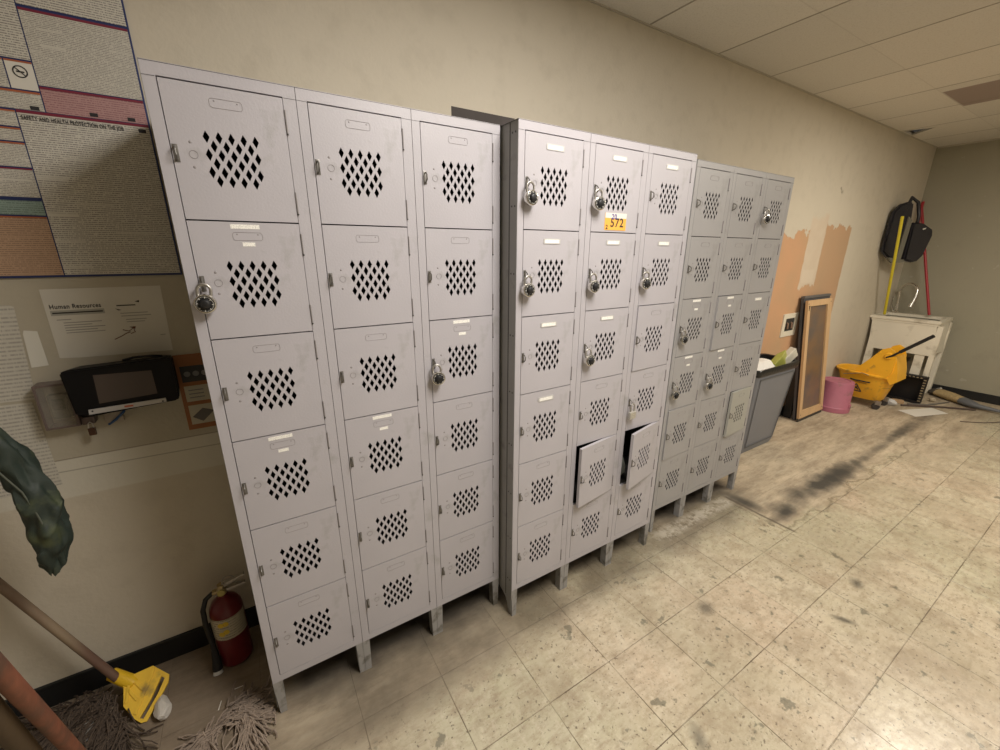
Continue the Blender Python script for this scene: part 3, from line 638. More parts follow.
# hanging dark green sleeve
def ribbon_body(name, spine, m, parent=None, seed=3, seg=28, wr=.1):
    """soft tapered form: spine = (x,y,z,half width,half depth)"""
    rnd = random.Random(seed); bm = B(); rings = []
    n = 70; ph = [rnd.uniform(0, 6.28) for _ in range(6)]
    for i in range(n+1):
        s = i/n*(len(spine)-1); a = int(min(s, len(spine)-2)); f = s-a; f = f*f*(3-2*f)*.5+f*.5
        p = [spine[a][k]*(1-f)+spine[a+1][k]*f for k in range(5)]; ring = []
        for k in range(seg):
            th = 2*math.pi*k/seg
            w_ = 1+wr*(math.sin(3*th+ph[0]+i*.22)*.8+math.sin(5*th+ph[1]-i*.31)*.6+math.sin(2*th+i*.5+ph[2])*.5+math.sin(9*th+ph[3]+i*.15)*.25)
            ring.append(bm.verts.new((p[0]+math.cos(th)*p[3]*w_, p[1]+math.sin(th)*p[4]*w_, p[2]+.006*math.sin(4*th+i*.4))))
        rings.append(ring)
    for A, D in zip(rings, rings[1:]):
        for k in range(seg): bm.faces.new((A[k], A[(k+1) % seg], D[(k+1) % seg], D[k]))
    for r_ in rings:
        for v in r_:
            q = Vector((v.co.x*16, v.co.y*16, v.co.z*9)); dn = noise.noise(q)+.6*noise.noise(q*2.3)+.35*abs(noise.noise(q*4.7))
            v.co += Vector((v.co.x+.46, v.co.y-.2, 0)).normalized()*dn*.011
    bm.faces.new(rings[0][::-1]); bm.faces.new(rings[-1])
    return obj(name, bm, m, parent, True)
M_GREEN = mat('dark_green_cloth', (.026, .038, .030), .62, var=.35, vscale=18, bump=1., bscale=22, dirt=(.075, .09, .045), dscale=14, dlo=.55, dhi=.68)
t = thing('jacket_sleeve', 'dark green crumpled jacket sleeve hanging at the left edge', 'jacket', (0, 0, 0))
sl = ribbon_body('sleeve', [(-.62, .20, 1.31, .045, .03), (-.535, .20, 1.20, .046, .032), (-.482, .20, 1.09, .040, .032), (-.466, .20, 1.0, .037, .030), (-.450, .20, .93, .038, .032), (-.456, .20, .86, .037, .032), (-.464, .20, .80, .034, .030), (-.473, .20, .745, .026, .024), (-.480, .20, .712, .010, .012)], M_GREEN, t, 3, 48, .15)
bm = B(); tube(bm, [(-.51, .164, 1.12), (-.49, .164, 1.06), (-.468, .166, 1.0), (-.456, .164, .93), (-.450, .164, .87), (-.452, .167, .80)], .0022, 8); obj('seam', bm, mat('seam_green', (.10, .11, .085), .7), t, True)

# ------------------------------------------------------------------ mops on the left
def wood(name, a, b): return mat(name, a, .55, var=.3, vscale=9, bump=.3, bscale=60, stretch=(1, 1, .25), dirt=b, dscale=5, dlo=.5, dhi=.7)
t = thing('mop', 'grey wooden handled mop with a yellow clamp, leaning on the wall at left', 'mop', (0, 0, 0))
h0, h1 = Vector((-.493, .360, .120)), Vector((-.680, .400, .603)); dv = (h1-h0); top = h0+dv*2.15
bm = B(); tube(bm, [h0-dv*.05, h0+dv*.5, h0+dv, top-Vector((0, .0, 0))], .0135, 14); obj('handle', bm, wood('grey_wood', (.25, .185, .12), (.15, .085, .06)), t, True)
M_YEL = mat('yellow_plastic', (.80, .50, .02), .45, var=.12, vscale=30, dirt=(.30, .19, .03), dscale=16, dlo=.55, dhi=.7)
# clamp: socket plus open triangular jaw, tipped towards the floor
cN = Vector((.1201, -.6005, .7906)); cU = Vector((.9911, .0261, -.1307)); cV = Vector((.0578, .7992, .5982)); cO = Vector((-.487, .358, .108))
def cp(u, v, n=0.): return cO+cU*u+cV*v+cN*n
bm = B(); tube(bm, [cp(-.022, .026, -.008), cp(.035, -.022, -.002), cp(.050, -.036, .004)], [.0205, .0235, .016], 14); obj('socket', bm, M_YEL, t, True)
bm = B()
outl = [(.017, -.024), (.044, -.003), (.099, .005), (.149, -.043), (.147, -.068), (.123, -.112), (.090, -.168), (.074, -.166), (.049, -.140), (.022, -.095)]
hole = [[(.126, -.040), (.136, -.050), (.116, -.096), (.080, -.156), (.070, -.150), (.098, -.104)]]
prism(bm, outl, [hole[0][::-1]], cp(0, 0, -.006), cU, cV, cN, .018); obj('clamp_jaw', bm, M_YEL, t)
for P_ in ([(.046, -.030), (.052, -.024), (.078, -.062), (.072, -.068)], [(.030, -.052), (.036, -.046), (.062, -.086), (.056, -.092)], [(.099, -.002), (.107, -.008), (.060, -.136), (.052, -.130)], [(.030, -.022), (.038, -.016), (.034, -.088), (.026, -.088)]):
    bm = B(); prism(bm, P_, [], cp(0, 0, .012), cU, cV, cN, .005); obj('clamp_rib', bm, M_YEL, t)
def strands(name, m, roots, n, seed, spread, r=.0022, parent=None, segs=7, lift=.02, length=(.10, .28), xmax=9.):
    rnd = random.Random(seed); bm = B()
    for i in range(n):
        (rx, ry, rz), ang = roots[i % len(roots)]
        a = R(ang)+rnd.gauss(0, spread); L = rnd.uniform(*length)
        x, y = rx+rnd.gauss(0, .016), ry+rnd.gauss(0, .016); P = []
        bend = rnd.gauss(0, .35); z0 = rz+rnd.uniform(0, lift)
        for k in range(segs):
            f = k/(segs-1)
            zz_ = max(.003, z0*(1-f)**1.4+.006*math.sin(k*1.9+i)+.004*(i % 5))
            yy = min(.462, y+math.sin(a+bend*f)*L*f); P.append((min(xmax, x+math.cos(a+bend*f)*L*f), yy, zz_))
        tube(bm, P, rnd.uniform(r*.8, r*1.3), 5)
    return obj(name, bm, m, parent, True)
M_MOPB = mat('brown_mop_yarn', (.085, .060, .043), .9, var=.4, vscale=60, bump=.5, bscale=300)
M_MOPW = mat('grey_mop_yarn', (.30, .235, .185), .9, var=.35, vscale=60, bump=.5, bscale=300)
o = strands('mop_head', M_MOPB, [((-.475, .215, .025), 200), ((-.505, .25, .045), 225), ((-.465, .19, .02), 235), ((-.53, .31, .06), 190), ((-.58, .33, .05), 200), ((-.53, .29, .05), 180), ((-.62, .3, .05), 210), ((-.57, .22, .05), 220)], 700, 5, .6, .0021, t, lift=.03, length=(.08, .30))
o['label'] = 'brown stringy yarn head'
# crumpled paper under the clamp
def crumple(name, ctr, rx, ry, rz, m, seed, label=None, cat='paper'):
    rnd = random.Random(seed); bm = B(); bmesh.ops.create_icosphere(bm, subdivisions=3, radius=1)
    K = [(Vector((rnd.uniform(-1, 1), rnd.uniform(-1, 1), rnd.uniform(-1, 1))).normalized(), rnd.uniform(.62, .95)) for _ in range(16)]
    for v in bm.verts:
        s = 1.0
        for d, o_ in K:
            q = v.co.dot(d)
            if q > o_: s = min(s, o_/q)
        s *= rnd.uniform(.95, 1.0); v.co = Vector((v.co.x*rx*s, v.co.y*ry*s, v.co.z*rz*s))
    zmin = min(v.co.z for v in bm.verts)
    for v in bm.verts: v.co.z -= zmin
    o_ = obj(name, bm, m); o_.location = ctr
    if label: tag(o_, label, cat)
    return o_
crumple('crumpled_paper', (-.358, .222, .001), .030, .060, .026, mat('scrap_white', (.62, .58, .52), .8), 4, 'crumpled white paper scrap beside the yellow mop clamp')
t2 = thing('loose_mop', 'loose grey yarn mop head spread on the floor in front of the first locker leg', 'mop head', (0, 0, 0))
strands('yarn', M_MOPW, [((-.16, .065, .015), 30), ((-.13, .08, .015), -20), ((-.11, .06, .015), -50), ((-.10, .03, .012), -70), ((-.14, .05, .012), 0)], 150, 9, .4, .0028, t2, lift=.012, length=(.06, .15), xmax=-.012)
strands('yarn', M_MOPW, [((-.17, .05, .015), 200), ((-.20, .04, .012), 215), ((-.22, .03, .01), 235), ((-.10, -.02, .01), 250)], 110, 12, .3, .0026, t2, lift=.010, length=(.05, .17), xmax=-.012)
bm = B(); box(bm, (-.165, .045, .004), (-.115, .095, .020), .006); obj('yarn_band', bm, mat('band_green', (.16, .17, .14), .7), t2)
# thick reddish handle and the darker handle behind it, standing in the left foreground
def pole(name, A, Bp, up_f, r, m, label, cat, tip=None):
    A, Bp = Vector(A), Vector(Bp); d = Bp-A; t_ = -Bp.z/d.z; foot = Bp+d*(t_*.985); topp = A-d*up_f
    bm = B(); tube(bm, [foot, Bp, A, topp-(topp-A)*.02, topp], [r, r, r, r, r*.6], 20); t = thing(name, label, cat, (foot.x, foot.y, 0))
    h = obj('handle', bm, m, t, True); h.location = (-foot.x, -foot.y, 0)
    return t
pole('broom_handle', (-.345, -.409, .913), (-.420, -.147, .382), .9, .0150, mat('reddish_wood', (.20, .072, .040), .55, var=.5, vscale=60, bump=.25, bscale=80, stretch=(1, 1, .2), dirt=(.11, .055, .035), dscale=22, dlo=.45, dhi=.65),
     'thick reddish wooden handle slanting across the lower left corner', 'handle')
pole('broom_handle', (-.411, -.331, .740), (-.455, -.212, .489), .9, .0185, mat('dark_wood', (.085, .055, .028), .6, var=.3, vscale=14, bump=.25, bscale=80, stretch=(1, 1, .2)),
     'dark brown handle just behind the thick reddish one', 'handle')

# ------------------------------------------------------------------ fire extinguisher
t = thing('fire_extinguisher', 'red fire extinguisher standing on the floor against the first locker', 'fire extinguisher', (-.128, .345, 0))
M_RED = mat('extinguisher_red', (.13, .008, .011), .3, var=.15)
bm = B(); lathe(bm, [(0, .004), (.050, .004), (.056, .010), (.0575, .02), (.0575, .255), (.054, .275), (.042, .298), (.026, .312), (.017, .318), (.017, .330), (0, .330)], 32); obj('cylinder', bm, M_RED, t, True)
bm = B(); n_ = 22
for k in range(n_):
    a0, a1 = R(195+k*150/n_), R(195+(k+1)*150/n_); r_ = .0582
    q = [bm.verts.new((r_*math.cos(a), r_*math.sin(a), z)) for a, z in ((a0, .150), (a1, .150), (a1, .250), (a0, .250))]; bm.faces.new(q)
lb_ = obj('label', bm, print_mat('extinguisher_label', (.52, .47, .35), (.12, .1, .08), .7, pitch=.012, col_w=.04, seed=20), t, True, recalc=False)
for k, (a, z) in enumerate([(248, .225), (262, .190), (246, .182), (264, .228)]):
    M = Matrix.Rotation(R(a+90), 4, 'Z') @ Matrix.Translation((0, -.0588, z)) @ Matrix.Rotation(R(90), 4, 'X')
    bm = B(); lathe(bm, [(0, .0006), (.011, .0006), (.011, 0)], 12, M=M); obj('label_mark', bm, mat('label_yellow', (.70, .50, .04), .5), lb_)
M_BRS = mat('dull_brass', (.45, .36, .20), .35, metal=.8)
bm = B(); lathe(bm, [(0, .328), (.016, .328), (.018, .334), (.018, .352), (.013, .358), (.013, .372), (0, .372)], 18); box(bm, (-.032, -.010, .338), (.0, .010, .352), .003); obj('valve', bm, M_BRS, t, True)
bm = B(); prism(bm, [(-.010, .368), (.020, .378), (.080, .392), (.082, .386), (.025, .366), (.012, .360)], [], (0, -.009, 0), (1, 0, 0), (0, 0, 1), (0, 1, 0), .018); obj('lever', bm, M_STEEL, t)
bm = B(); prism(bm, [(-.004, .352), (.030, .350), (.078, .352), (.080, .345), (.03, .340), (-.004, .340)], [], (0, -.009, 0), (1, 0, 0), (0, 0, 1), (0, 1, 0), .018); obj('carry_handle', bm, M_STEEL, t)
bm = B(); tube(bm, ring_pts(.030, .402, .019, .019, 20, -.030), .0019, 6, closed=True); tube(bm, [(.02, -.028, .385), (.012, -.012, .372)], .002, 6); obj('pull_ring', bm, M_STEEL, t, True)
bm = B(); lathe(bm, [(0, 0), (.013, 0), (.013, .006), (0, .008)], 16, M=Matrix.Translation((-.002, -.016, .345)) @ Matrix.Rotation(R(90), 4, 'X')); obj('gauge', bm, mat('gauge_yellow', (.5, .42, .12), .4), t)
bm = B(); tube(bm, [(-.030, 0, .345), (-.055, -.006, .330), (-.070, -.012, .290), (-.072, -.018, .220), (-.066, -.024, .150), (-.064, -.028, .100)], [.008, .009, .009, .009, .009, .010], 12)
tube(bm, [(-.064, -.028, .10), (-.064, -.036, .06), (-.066, -.044, .02)], [.011, .014, .018], 14); obj('hose', bm, M_RUBBER, t, True)
bm = B(); tube(bm, [(-.066, -.044, .020), (-.067, -.050, .004)], [.013, .018], 14); obj('nozzle_tip', bm, mat('nozzle_white', (.60, .58, .54), .5), t, True)

crumple('cloth_bundle', (1.665, -.015, .4795), .045, .06, .075, mat('cloth_grey', (.20, .21, .19), .9, var=.4, vscale=30), 41, 'grey cloth bundle inside the open right-hand compartment of the middle bank', 'cloth')
# litter on the floor near the mops
rnd = random.Random(11)
for i, (x, y, L, w_, a, lab) in enumerate([(-.185, .150, .035, .004, 75, 'tiny white sliver of paper between the mop clamp and the fire extinguisher'), (-.125, .19, .028, .003, -5, 'thin pale scrap on the floor near the extinguisher nozzle')]):
    bm = B(); prism(bm, [(-L/2, -w_/2), (L/2, -w_*.2), (L/2, w_*.5), (-L/2, w_/2)], [], (0, 0, 0), (1, 0, 0), (0, 1, 0), (0, 0, 1), .0008)
    o = obj('paper_scrap', bm, M_WHITE); o.location = (x, y, .0005); o.rotation_euler = (0, 0, R(a)); tag(o, lab, 'scrap')
bm = B(); prism(bm, [(-.03, -.02), (.03, -.03), (.035, .03), (-.01, .025)], [], (0, 0, 0), (1, 0, .2), (0, 1, .35), (0, 0, 1), .001); o = obj('torn_paper', bm, mat('grey_scrap', (.30, .28, .25), .8)); o.location = (-.575, .235, .055); tag(o, 'grey torn paper lying on the brown mop yarn', 'paper')

# ------------------------------------------------------------------ things beyond the lockers
# slim trash bin
t = thing('trash_bin', 'tall slim grey trash bin with a black bag rim beside the far lockers', 'trash bin', (3.70, .31, 0))
M_BIN = mat('bin_grey', (.20, .205, .225), .45, var=.06, vscale=6, bump=.1, bscale=120)
def rrect(w, h, r, n=5):
    P = []
    for sx, sy, a0 in ((1, 1, 0), (-1, 1, 90), (-1, -1, 180), (1, -1, 270)):
        for k in range(n+1): a = R(a0+k*90/n); P.append((sx*(w/2-r)+r*math.cos(a), sy*(h/2-r)+r*math.sin(a)))
    return P
def loft(bm, secs, cap0=True, cap1=True, M=None):
    rings = []
    for w_, h_, r_, z in secs: rings.append([bm.verts.new((M @ Vector((x, y, z))) if M else (x, y, z)) for x, y in rrect(w_, h_, r_)])
    for A, D in zip(rings, rings[1:]):
        for k in range(len(A)): bm.faces.new((A[k], A[(k+1) % len(A)], D[(k+1) % len(A)], D[k]))
    if cap0: bm.faces.new(rings[0][::-1])
    if cap1: bm.faces.new(rings[-1])
bm = B(); loft(bm, [(.49, .165, .025, 0), (.50, .175, .03, .01), (.50, .178, .03, .028), (.515, .188, .03, .032), (.63, .285, .035, .735), (.62, .275, .03, .735), (.50, .17, .025, .04)], True, True); obj('body', bm, M_BIN, t, True)
bm = B(); prism(bm, [(-.22, .06), (.22, .06), (.27, .68), (-.27, .68)], [[(-.212, .07), (-.262, .67), (.262, .67), (.212, .07)]], (0, -.0975, .0), (1, 0, 0), (0, -.0672, 1), (0, -1, 0), .003)
obj('panel_groove', bm, mat('bin_grey_dark', (.11, .115, .125), .5), t)
bm = B(); loft(bm, [(.640, .295, .035, .700), (.650, .305, .04, .712), (.655, .310, .04, .750), (.645, .30, .04, .757), (.610, .265, .035, .752), (.600, .255, .03, .70)], False, False); obj('bag_rim', bm, mat('bin_bag', (.012, .012, .013), .3, bump=.5, bscale=40), t, True)
bm = B(); loft(bm, [(.600, .255, .03, .60), (.59, .25, .03, .602)], True, True); obj('bag_fill', bm, mat('bin_bag', (.012, .012, .013), .3), t)
o = crumple('paper_bag', (3.62, .31, .672), .22, .115, .065, mat('bag_white', (.80, .78, .74), .7), 21, 'crumpled white paper bag inside the grey trash bin', 'bag')
bm = B(); loft(bm, [(.11, .05, .006, 0), (.115, .055, .006, .10), (.10, .004, .002, .17)]); o = obj('snack_bag', bm, mat('chip_green', (.36, .37, .08), .4, var=.3, vscale=20)); o.location = (3.80, .26, .70); o.rotation_euler = (R(8), R(50), R(0)); tag(o, 'yellow-green snack bag sticking out of the trash bin', 'snack bag')
bm = B(); loft(bm, [(.085, .05, .006, 0), (.09, .052, .006, .15)]); o = obj('carton', bm, mat('carton_grey', (.58, .55, .46), .5, var=.3, vscale=15)); o.location = (3.92, .25, .725); o.rotation_euler = (R(6), R(50), R(-4)); tag(o, 'pale grey carton sticking up at the right end of the trash bin', 'carton')

# recessed wall box
t = thing('wall_outlet_box', 'recessed utility box with a white frame in the orange wall patch', 'wall box', (4.44, YW, .97))
bm = B(); prism(bm, [(-.135, -.105), (.135, -.105), (.135, .110), (-.135, .110)], [[(-.085, -.055), (-.085, .065), (.085, .065), (.085, -.055)]], (0, 0, 0), (1, 0, 0), (0, 0, 1), (0, -1, 0), .010); obj('frame', bm, mat('box_white', (.74, .68, .55), .5), t)
bm = B(); box(bm, (-.085, -.004, -.055), (.085, -.001, .065)); bx = obj('recess', bm, mat('box_dark', (.035, .03, .025), .7), t)
for x in (-.045, .03): bm = B(); tube(bm, [(x, -.004, .02), (x, -.012, .02), (x, -.014, -.03)], .009, 10); obj('valve', bm, mat('valve_brown', (.22, .13, .08), .5), bx, True)

# leaning boards
def plane_pt(p0, V, U, u, v): return Vector(p0)+Vector(U)*u+Vector(V)*v
V = Vector((0, .100, 1.2)).normalized(); U = Vector((1, 0, 0)); Nn = U.cross(V)
t = thing('backing_board', 'tall dark grey board leaning on the wall behind the wooden screen frame', 'board', (4.95, .36, 0))
bm = B(); prism(bm, [(-.29, .0), (.26, .0), (.13, 1.235), (-.42, 1.235)], [], (0, .0, .0015), U, V, -Nn*-1, .022); obj('panel', bm, mat('slate_board', (.085, .085, .09), .6, var=.15, vscale=8), t)
bm = B(); prism(bm, [(-.42, 1.215), (.13, 1.215), (.13, 1.236), (-.42, 1.236)], [], (0, -.003, .0015), U, V, Nn, .028); obj('top_lip', bm, mat('slate_lip', (.13, .125, .12), .6), t)
# deep shade in the gap between board and wall, made as a black sheet
bm = B(); prism(bm, [(.0, .0), (.075, .0), (.005, 1.15), (.0, 1.15)], [], (-.285, .022, .002), (0, 1, 0), (-.11, .0, 1), (1, 0, 0), .012); obj('gap_shade', bm, M_BLACK, t)
t = thing('screen_frame', 'light wooden frame with a brown translucent screen leaning on the dark board', 'frame', (4.89, .312, 0))
oo = (0, .0, .0015)
OUT = [(-.262, .035), (.257, .035), (.121, 1.2), (-.379, 1.2)]; INN = [(-.213, .112), (.190, .104), (.040, 1.145), (-.320, 1.147)]
bm = B(); prism(bm, OUT, [INN[::-1]], oo, U, V, Vector((0, -1, .0833)).normalized(), .022); obj('wooden_frame', bm, mat('pine', (.62, .41, .22), .55, var=.15, vscale=6, stretch=(4, 4, .6)), t)
bm = B(); prism(bm, [(a_*1.0, b_) for a_, b_ in INN], [], (0, -.006, .001), U, V, Vector((0, -1, .0833)).normalized(), .003); obj('screen', bm, mat('brown_screen', (.20, .125, .075), .32, var=.3, vscale=3, dirt=(.12, .10, .09), dscale=5, dlo=.4, dhi=.65), t)
for u_, v_ in [(-.36, 1.17), (.10, 1.17), (-.24, .07), (.23, .07)]:
    p = Vector(oo)+U*u_+V*v_+Vector((0, -1, .083)).normalized()*.022; bm = B(); lathe(bm, [(0, .001), (.006, .001), (.006, 0)], 10, M=Matrix.Translation(p) @ Matrix.Rotation(R(90), 4, 'X')); obj('screw', bm, M_EDGE, t)
bm = B(); prism(bm, [(-.262, 0), (.257, 0), (.257, .036), (-.262, .036)], [], oo, U, V, Vector((0, -1, .0833)).normalized(), .014); obj('foot_strip', bm, mat('dark_foot', (.06, .05, .04), .7), t)

# upside-down pink bucket
t = thing('pink_bucket', 'pink plastic bucket standing upside down beside the yellow mop bucket', 'bucket', (5.36, .285, 0)); t.scale = (.93, .93, 1)
M_PINK = mat('pink_plastic', (.44, .15, .21), .5, var=.1, dirt=(.25, .13, .13), dscale=9, dlo=.58, dhi=.75)
bm = B(); lathe(bm, [(.158, .0), (.163, .004), (.163, .050), (.155, .056), (.152, .060), (.148, .312), (.142, .327), (.11, .331), (.108, .324), (0, .324)], 40); obj('body', bm, M_PINK, t, True)
bm = B()
for s in (-1, 1): box(bm, (-.02, s*.152-.012, .058), (.02, s*.152+.012, .095), .004)
obj('ear', bm, M_PINK, t); bm = B(); tube(bm, [(0, -.166, .07)]+[(.012+.155*math.sin(R(a)), -.168*math.cos(R(a)), .07-.055*math.sin(R(a))) for a in range(15, 180, 15)]+[(0, .166, .07)], .003, 8); obj('bail', bm, M_STEEL, t, True)

# mop bucket with wringer
t = thing('mop_bucket', 'yellow wheeled mop bucket with a side press wringer and black lever', 'mop bucket', (5.86, .195, 0))
M_YB = mat('bucket_yellow', (.90, .47, .03), .38, var=.08, vscale=8, dirt=(.35, .20, .05), dscale=12, dlo=.60, dhi=.78)
def oval(w, h, n=44, p=2.6): return [(w/2*math.copysign(abs(math.cos(2*math.pi*k/n))**(2/p), math.cos(2*math.pi*k/n)), h/2*math.copysign(abs(math.sin(2*math.pi*k/n))**(2/p), math.sin(2*math.pi*k/n))) for k in range(n)]
def oloft(bm, secs, cap0=True, cap1=True):
    rings = [[bm.verts.new((x+ox, y+oy, z+tz*y)) for x, y in oval(w_, h_)] for w_, h_, ox, oy, z, tz in secs]
    for A, D in zip(rings, rings[1:]):
        for k in range(len(A)): bm.faces.new((A[k], A[(k+1) % len(A)], D[(k+1) % len(A)], D[k]))
    if cap0: bm.faces.new(rings[0][::-1])
    if cap1: bm.faces.new(rings[-1])
bm = B(); oloft(bm, [(.23, .34, 0, 0, .085, 0), (.25, .36, 0, 0, .095, 0), (.34, .50, 0, .01, .355, .02), (.38, .545, 0, .01, .36, .02), (.385, .55, 0, .01, .378, .02), (.36, .525, 0, .01, .384, .02), (.335, .495, 0, .01, .375, .02), (.24, .35, 0, 0, .11, 0)]); obj('bucket', bm, M_YB, t, True)
bm = B(); oloft(bm, [(.30, .44, 0, .005, .24, 0), (.30, .44, 0, .005, .242, 0)]); obj('water', bm, mat('dirty_water', (.07, .06, .05), .1), t)
# wringer: tapered hopper hung over the right end, with tall rounded cheek plates
M_ = Matrix.Translation((0, -.115, 0))
bm = B()
CH = [(-.185, .365), (.070, .365), (.105, .43), (.110, .58), (.085, .655), (.035, .685), (-.015, .66), (-.08, .56), (-.19, .41)]
CH = [(-y, z) for y, z in CH]
bm.free()
for xx_ in (-.165, .135):
    bm = B(); prism(bm, CH, [], (xx_, -.115, 0), (0, 1, 0), (0, 0, 1), (1, 0, 0), .022); obj('wringer_cheek', bm, M_YB, t)
bm = B(); prism(bm, [(-.115, .30), (-.07, .365), (-.08, .59), (-.105, .60), (-.145, .45), (-.16, .34)], [], (-.143, -.115, 0), (0, 1, 0), (0, 0, 1), (1, 0, 0), .278)
prism(bm, [(.19, .375), (.05, .60), (.03, .585), (.14, .37), (.08, .26), (.10, .25)], [], (-.143, -.115, 0), (0, 1, 0), (0, 0, 1), (1, 0, 0), .278); obj('wringer_press', bm, M_YB, t)
bm = B(); lathe(bm, [(0, -.01), (.030, -.008), (.036, 0), (.03, .012), (0, .014)], 24, M=Matrix.Translation((-.165, -.165, .60)) @ Matrix.Rotation(R(-90), 4, 'Y')); obj('wringer_hub', bm, M_YB, t, True)
bm = B(); tube(bm, [(-.17, -.150, .585), (-.175, -.19, .61), (-.178, -.44, .86)], [.011, .011, .011], 10); tube(bm, [(-.176, -.24, .66), (-.178, -.445, .865)], .016, 12); obj('wringer_lever', bm, M_BLACK, t, True)
for sx in (-1, 1):
    for sy in (-1, 1):
        cx, cy = sx*.115, sy*.175
        bm = B(); box(bm, (cx-.018, cy-.022, .055), (cx+.018, cy+.022, .10), .004); obj('caster_fork', bm, M_STEEL, t)
        bm = B(); lathe(bm, [(0, -.013), (.030, -.013), (.036, -.008), (.036, .008), (.030, .013), (0, .013)], 24, M=Matrix.Translation((cx, cy-.012*sy, .036)) @ Matrix.Rotation(R(90), 4, 'Y')); obj('wheel', bm, mat('wheel_grey', (.05, .045, .042), .5), t, True)
# mark on the bucket: warning triangle and lettering band on the side facing the room
def side_pt(y, z):   # bucket wall on the -x side
    f = (z-.095)/.26; W_, H_ = .25+.09*f, .36+.14*f; q = min(.999, abs((y)/(H_/2)))
    return -(W_/2)*(1-q**2.6)**(1/2.6)-.0035
def decal(poly, m, name, th=.006, n=6):
    bm = B(); pts = []
    for i in range(len(poly)):
        a_, b_ = poly[i], poly[(i+1) % len(poly)]
        for k in range(n): pts.append((a_[0]+(b_[0]-a_[0])*k/n, a_[1]+(b_[1]-a_[1])*k/n))
    return [Vector((side_pt(y, z), y, z)) for y, z in pts]
def decal_stroke(pts, r, name, par):
    P = []
    for a_, b_ in zip(pts, pts[1:]):
        for k in range(8): P.append((a_[0]+(b_[0]-a_[0])*k/8, a_[1]+(b_[1]-a_[1])*k/8))
    P.append(pts[-1]); bm = B(); tube(bm, [(side_pt(y, z), y, z) for y, z in P], r, 6); return obj(name, bm, M_INK, par, True)
tri = [(.085, .165), (-.015, .165), (.035, .245), (.085, .165)]
dc = decal_stroke(tri, .0045, 'warning_triangle', t); decal_stroke([(.060, .178), (.035, .195), (.020, .210), (.045, .205), (.010, .182)], .0035, 'triangle_figure', dc)
decal_stroke([(.10, .290), (.05, .285), (.0, .288), (-.04, .285), (-.075, .289)], .007, 'lettering', t); decal_stroke([(.09, .268), (-.05, .266)], .0022, 'lettering', t)
bm = B(); tube(bm, [(-.185, .16, .335), (-.20, .08, .36), (-.20, .0, .385), (-.195, -.06, .372)], .0035, 8); obj('bail', bm, M_STEEL, t, True)

# utility sink in the corner
t = thing('utility_sink', 'white floor-standing utility sink in the far corner', 'sink', (6.76, .16, 0))
M_SK = mat('sink_white', (.80, .75, .63), .4, var=.07, vscale=5, dirt=(.42, .37, .28), dscale=6, dlo=.58, dhi=.75)
def T(x, y, z): return (x-6.76, y-.16, z)
bm = B(); P = [(.315, -.30), (.315, .31), (-.315, .31), (-.315, -.30)]
oy = .0
rim = [(6.44, -.125), (7.0, -.10), (7.0, .478), (6.44, .478)]; inn = [(6.48, -.085), (6.48, .43), (6.90, .43), (6.90, -.075)]
prism(bm, rim, [inn], T(0, 0, .885), (1, 0, 0), (0, 1, 0), (0, 0, 1), .030); bmesh.ops.bevel(bm, geom=[e for e in bm.edges if abs(e.verts[0].co.z-e.verts[1].co.z) < 1e-5 and len(e.link_faces) == 2 and e.calc_face_angle(0) > 1], offset=.006, segments=2, affect='EDGES')
prism(bm, [(6.450, -.115), (6.99, -.09), (6.99, .462), (6.450, .462)], [[(6.46, -.105), (6.46, .452), (6.98, .452), (6.98, -.08)]], T(0, 0, .86), (1, 0, 0), (0, 1, 0), (0, 0, 1), .026); obj('rim', bm, M_SK, t)
bm = B()   # basin, tapering down
def ring4(x0, x1, y0, y1, z): return [bm.verts.new(T(x, y, z)) for x, y in ((x0, y0), (x1, y0), (x1, y1), (x0, y1))]
a_ = ring4(6.455, 6.985, -.10, .455, .872); b_ = ring4(6.465, 6.97, -.115, .43, .53); c_ = ring4(6.49, 6.94, -.09, .40, .54); d_ = ring4(6.482, 6.90, -.075, .428, .875)
for A, D in ((a_, b_), (c_, d_)):
    for k in range(4): bm.faces.new((A[k], A[(k+1) % 4], D[(k+1) % 4], D[k]))
bm.faces.new(b_); bm.faces.new(c_); obj('basin', bm, M_SK, t, recalc=False)
for x, y, w_ in ((6.462, .38, .06), (6.462, -.15, .045), (6.93, .40, .045), (6.93, -.115, .045)):
    bm = B(); prism(bm, [(x, y), (x+.045, y), (x+.045, y+w_), (x, y+w_)], [], T(0, 0, 0), (1, 0, 0), (0, 1, 0), (0, 0, 1), .86); obj('leg', bm, M_SK, t)
bm = B(); box(bm, T(6.475, -.07, .002), T(6.50, .01, .56), .004); obj('front_stile', bm, M_SK, t)
bm = B(); tube(bm, [T(6.72, .17, .53), T(6.72, .17, .36), T(6.75, .17, .28), T(6.85, .17, .27), T(6.88, .17, .34), T(7.05, .17, .36)], .022, 12); obj('drain_trap', bm, mat('pipe_dark', (.10, .095, .09), .5), t, True)
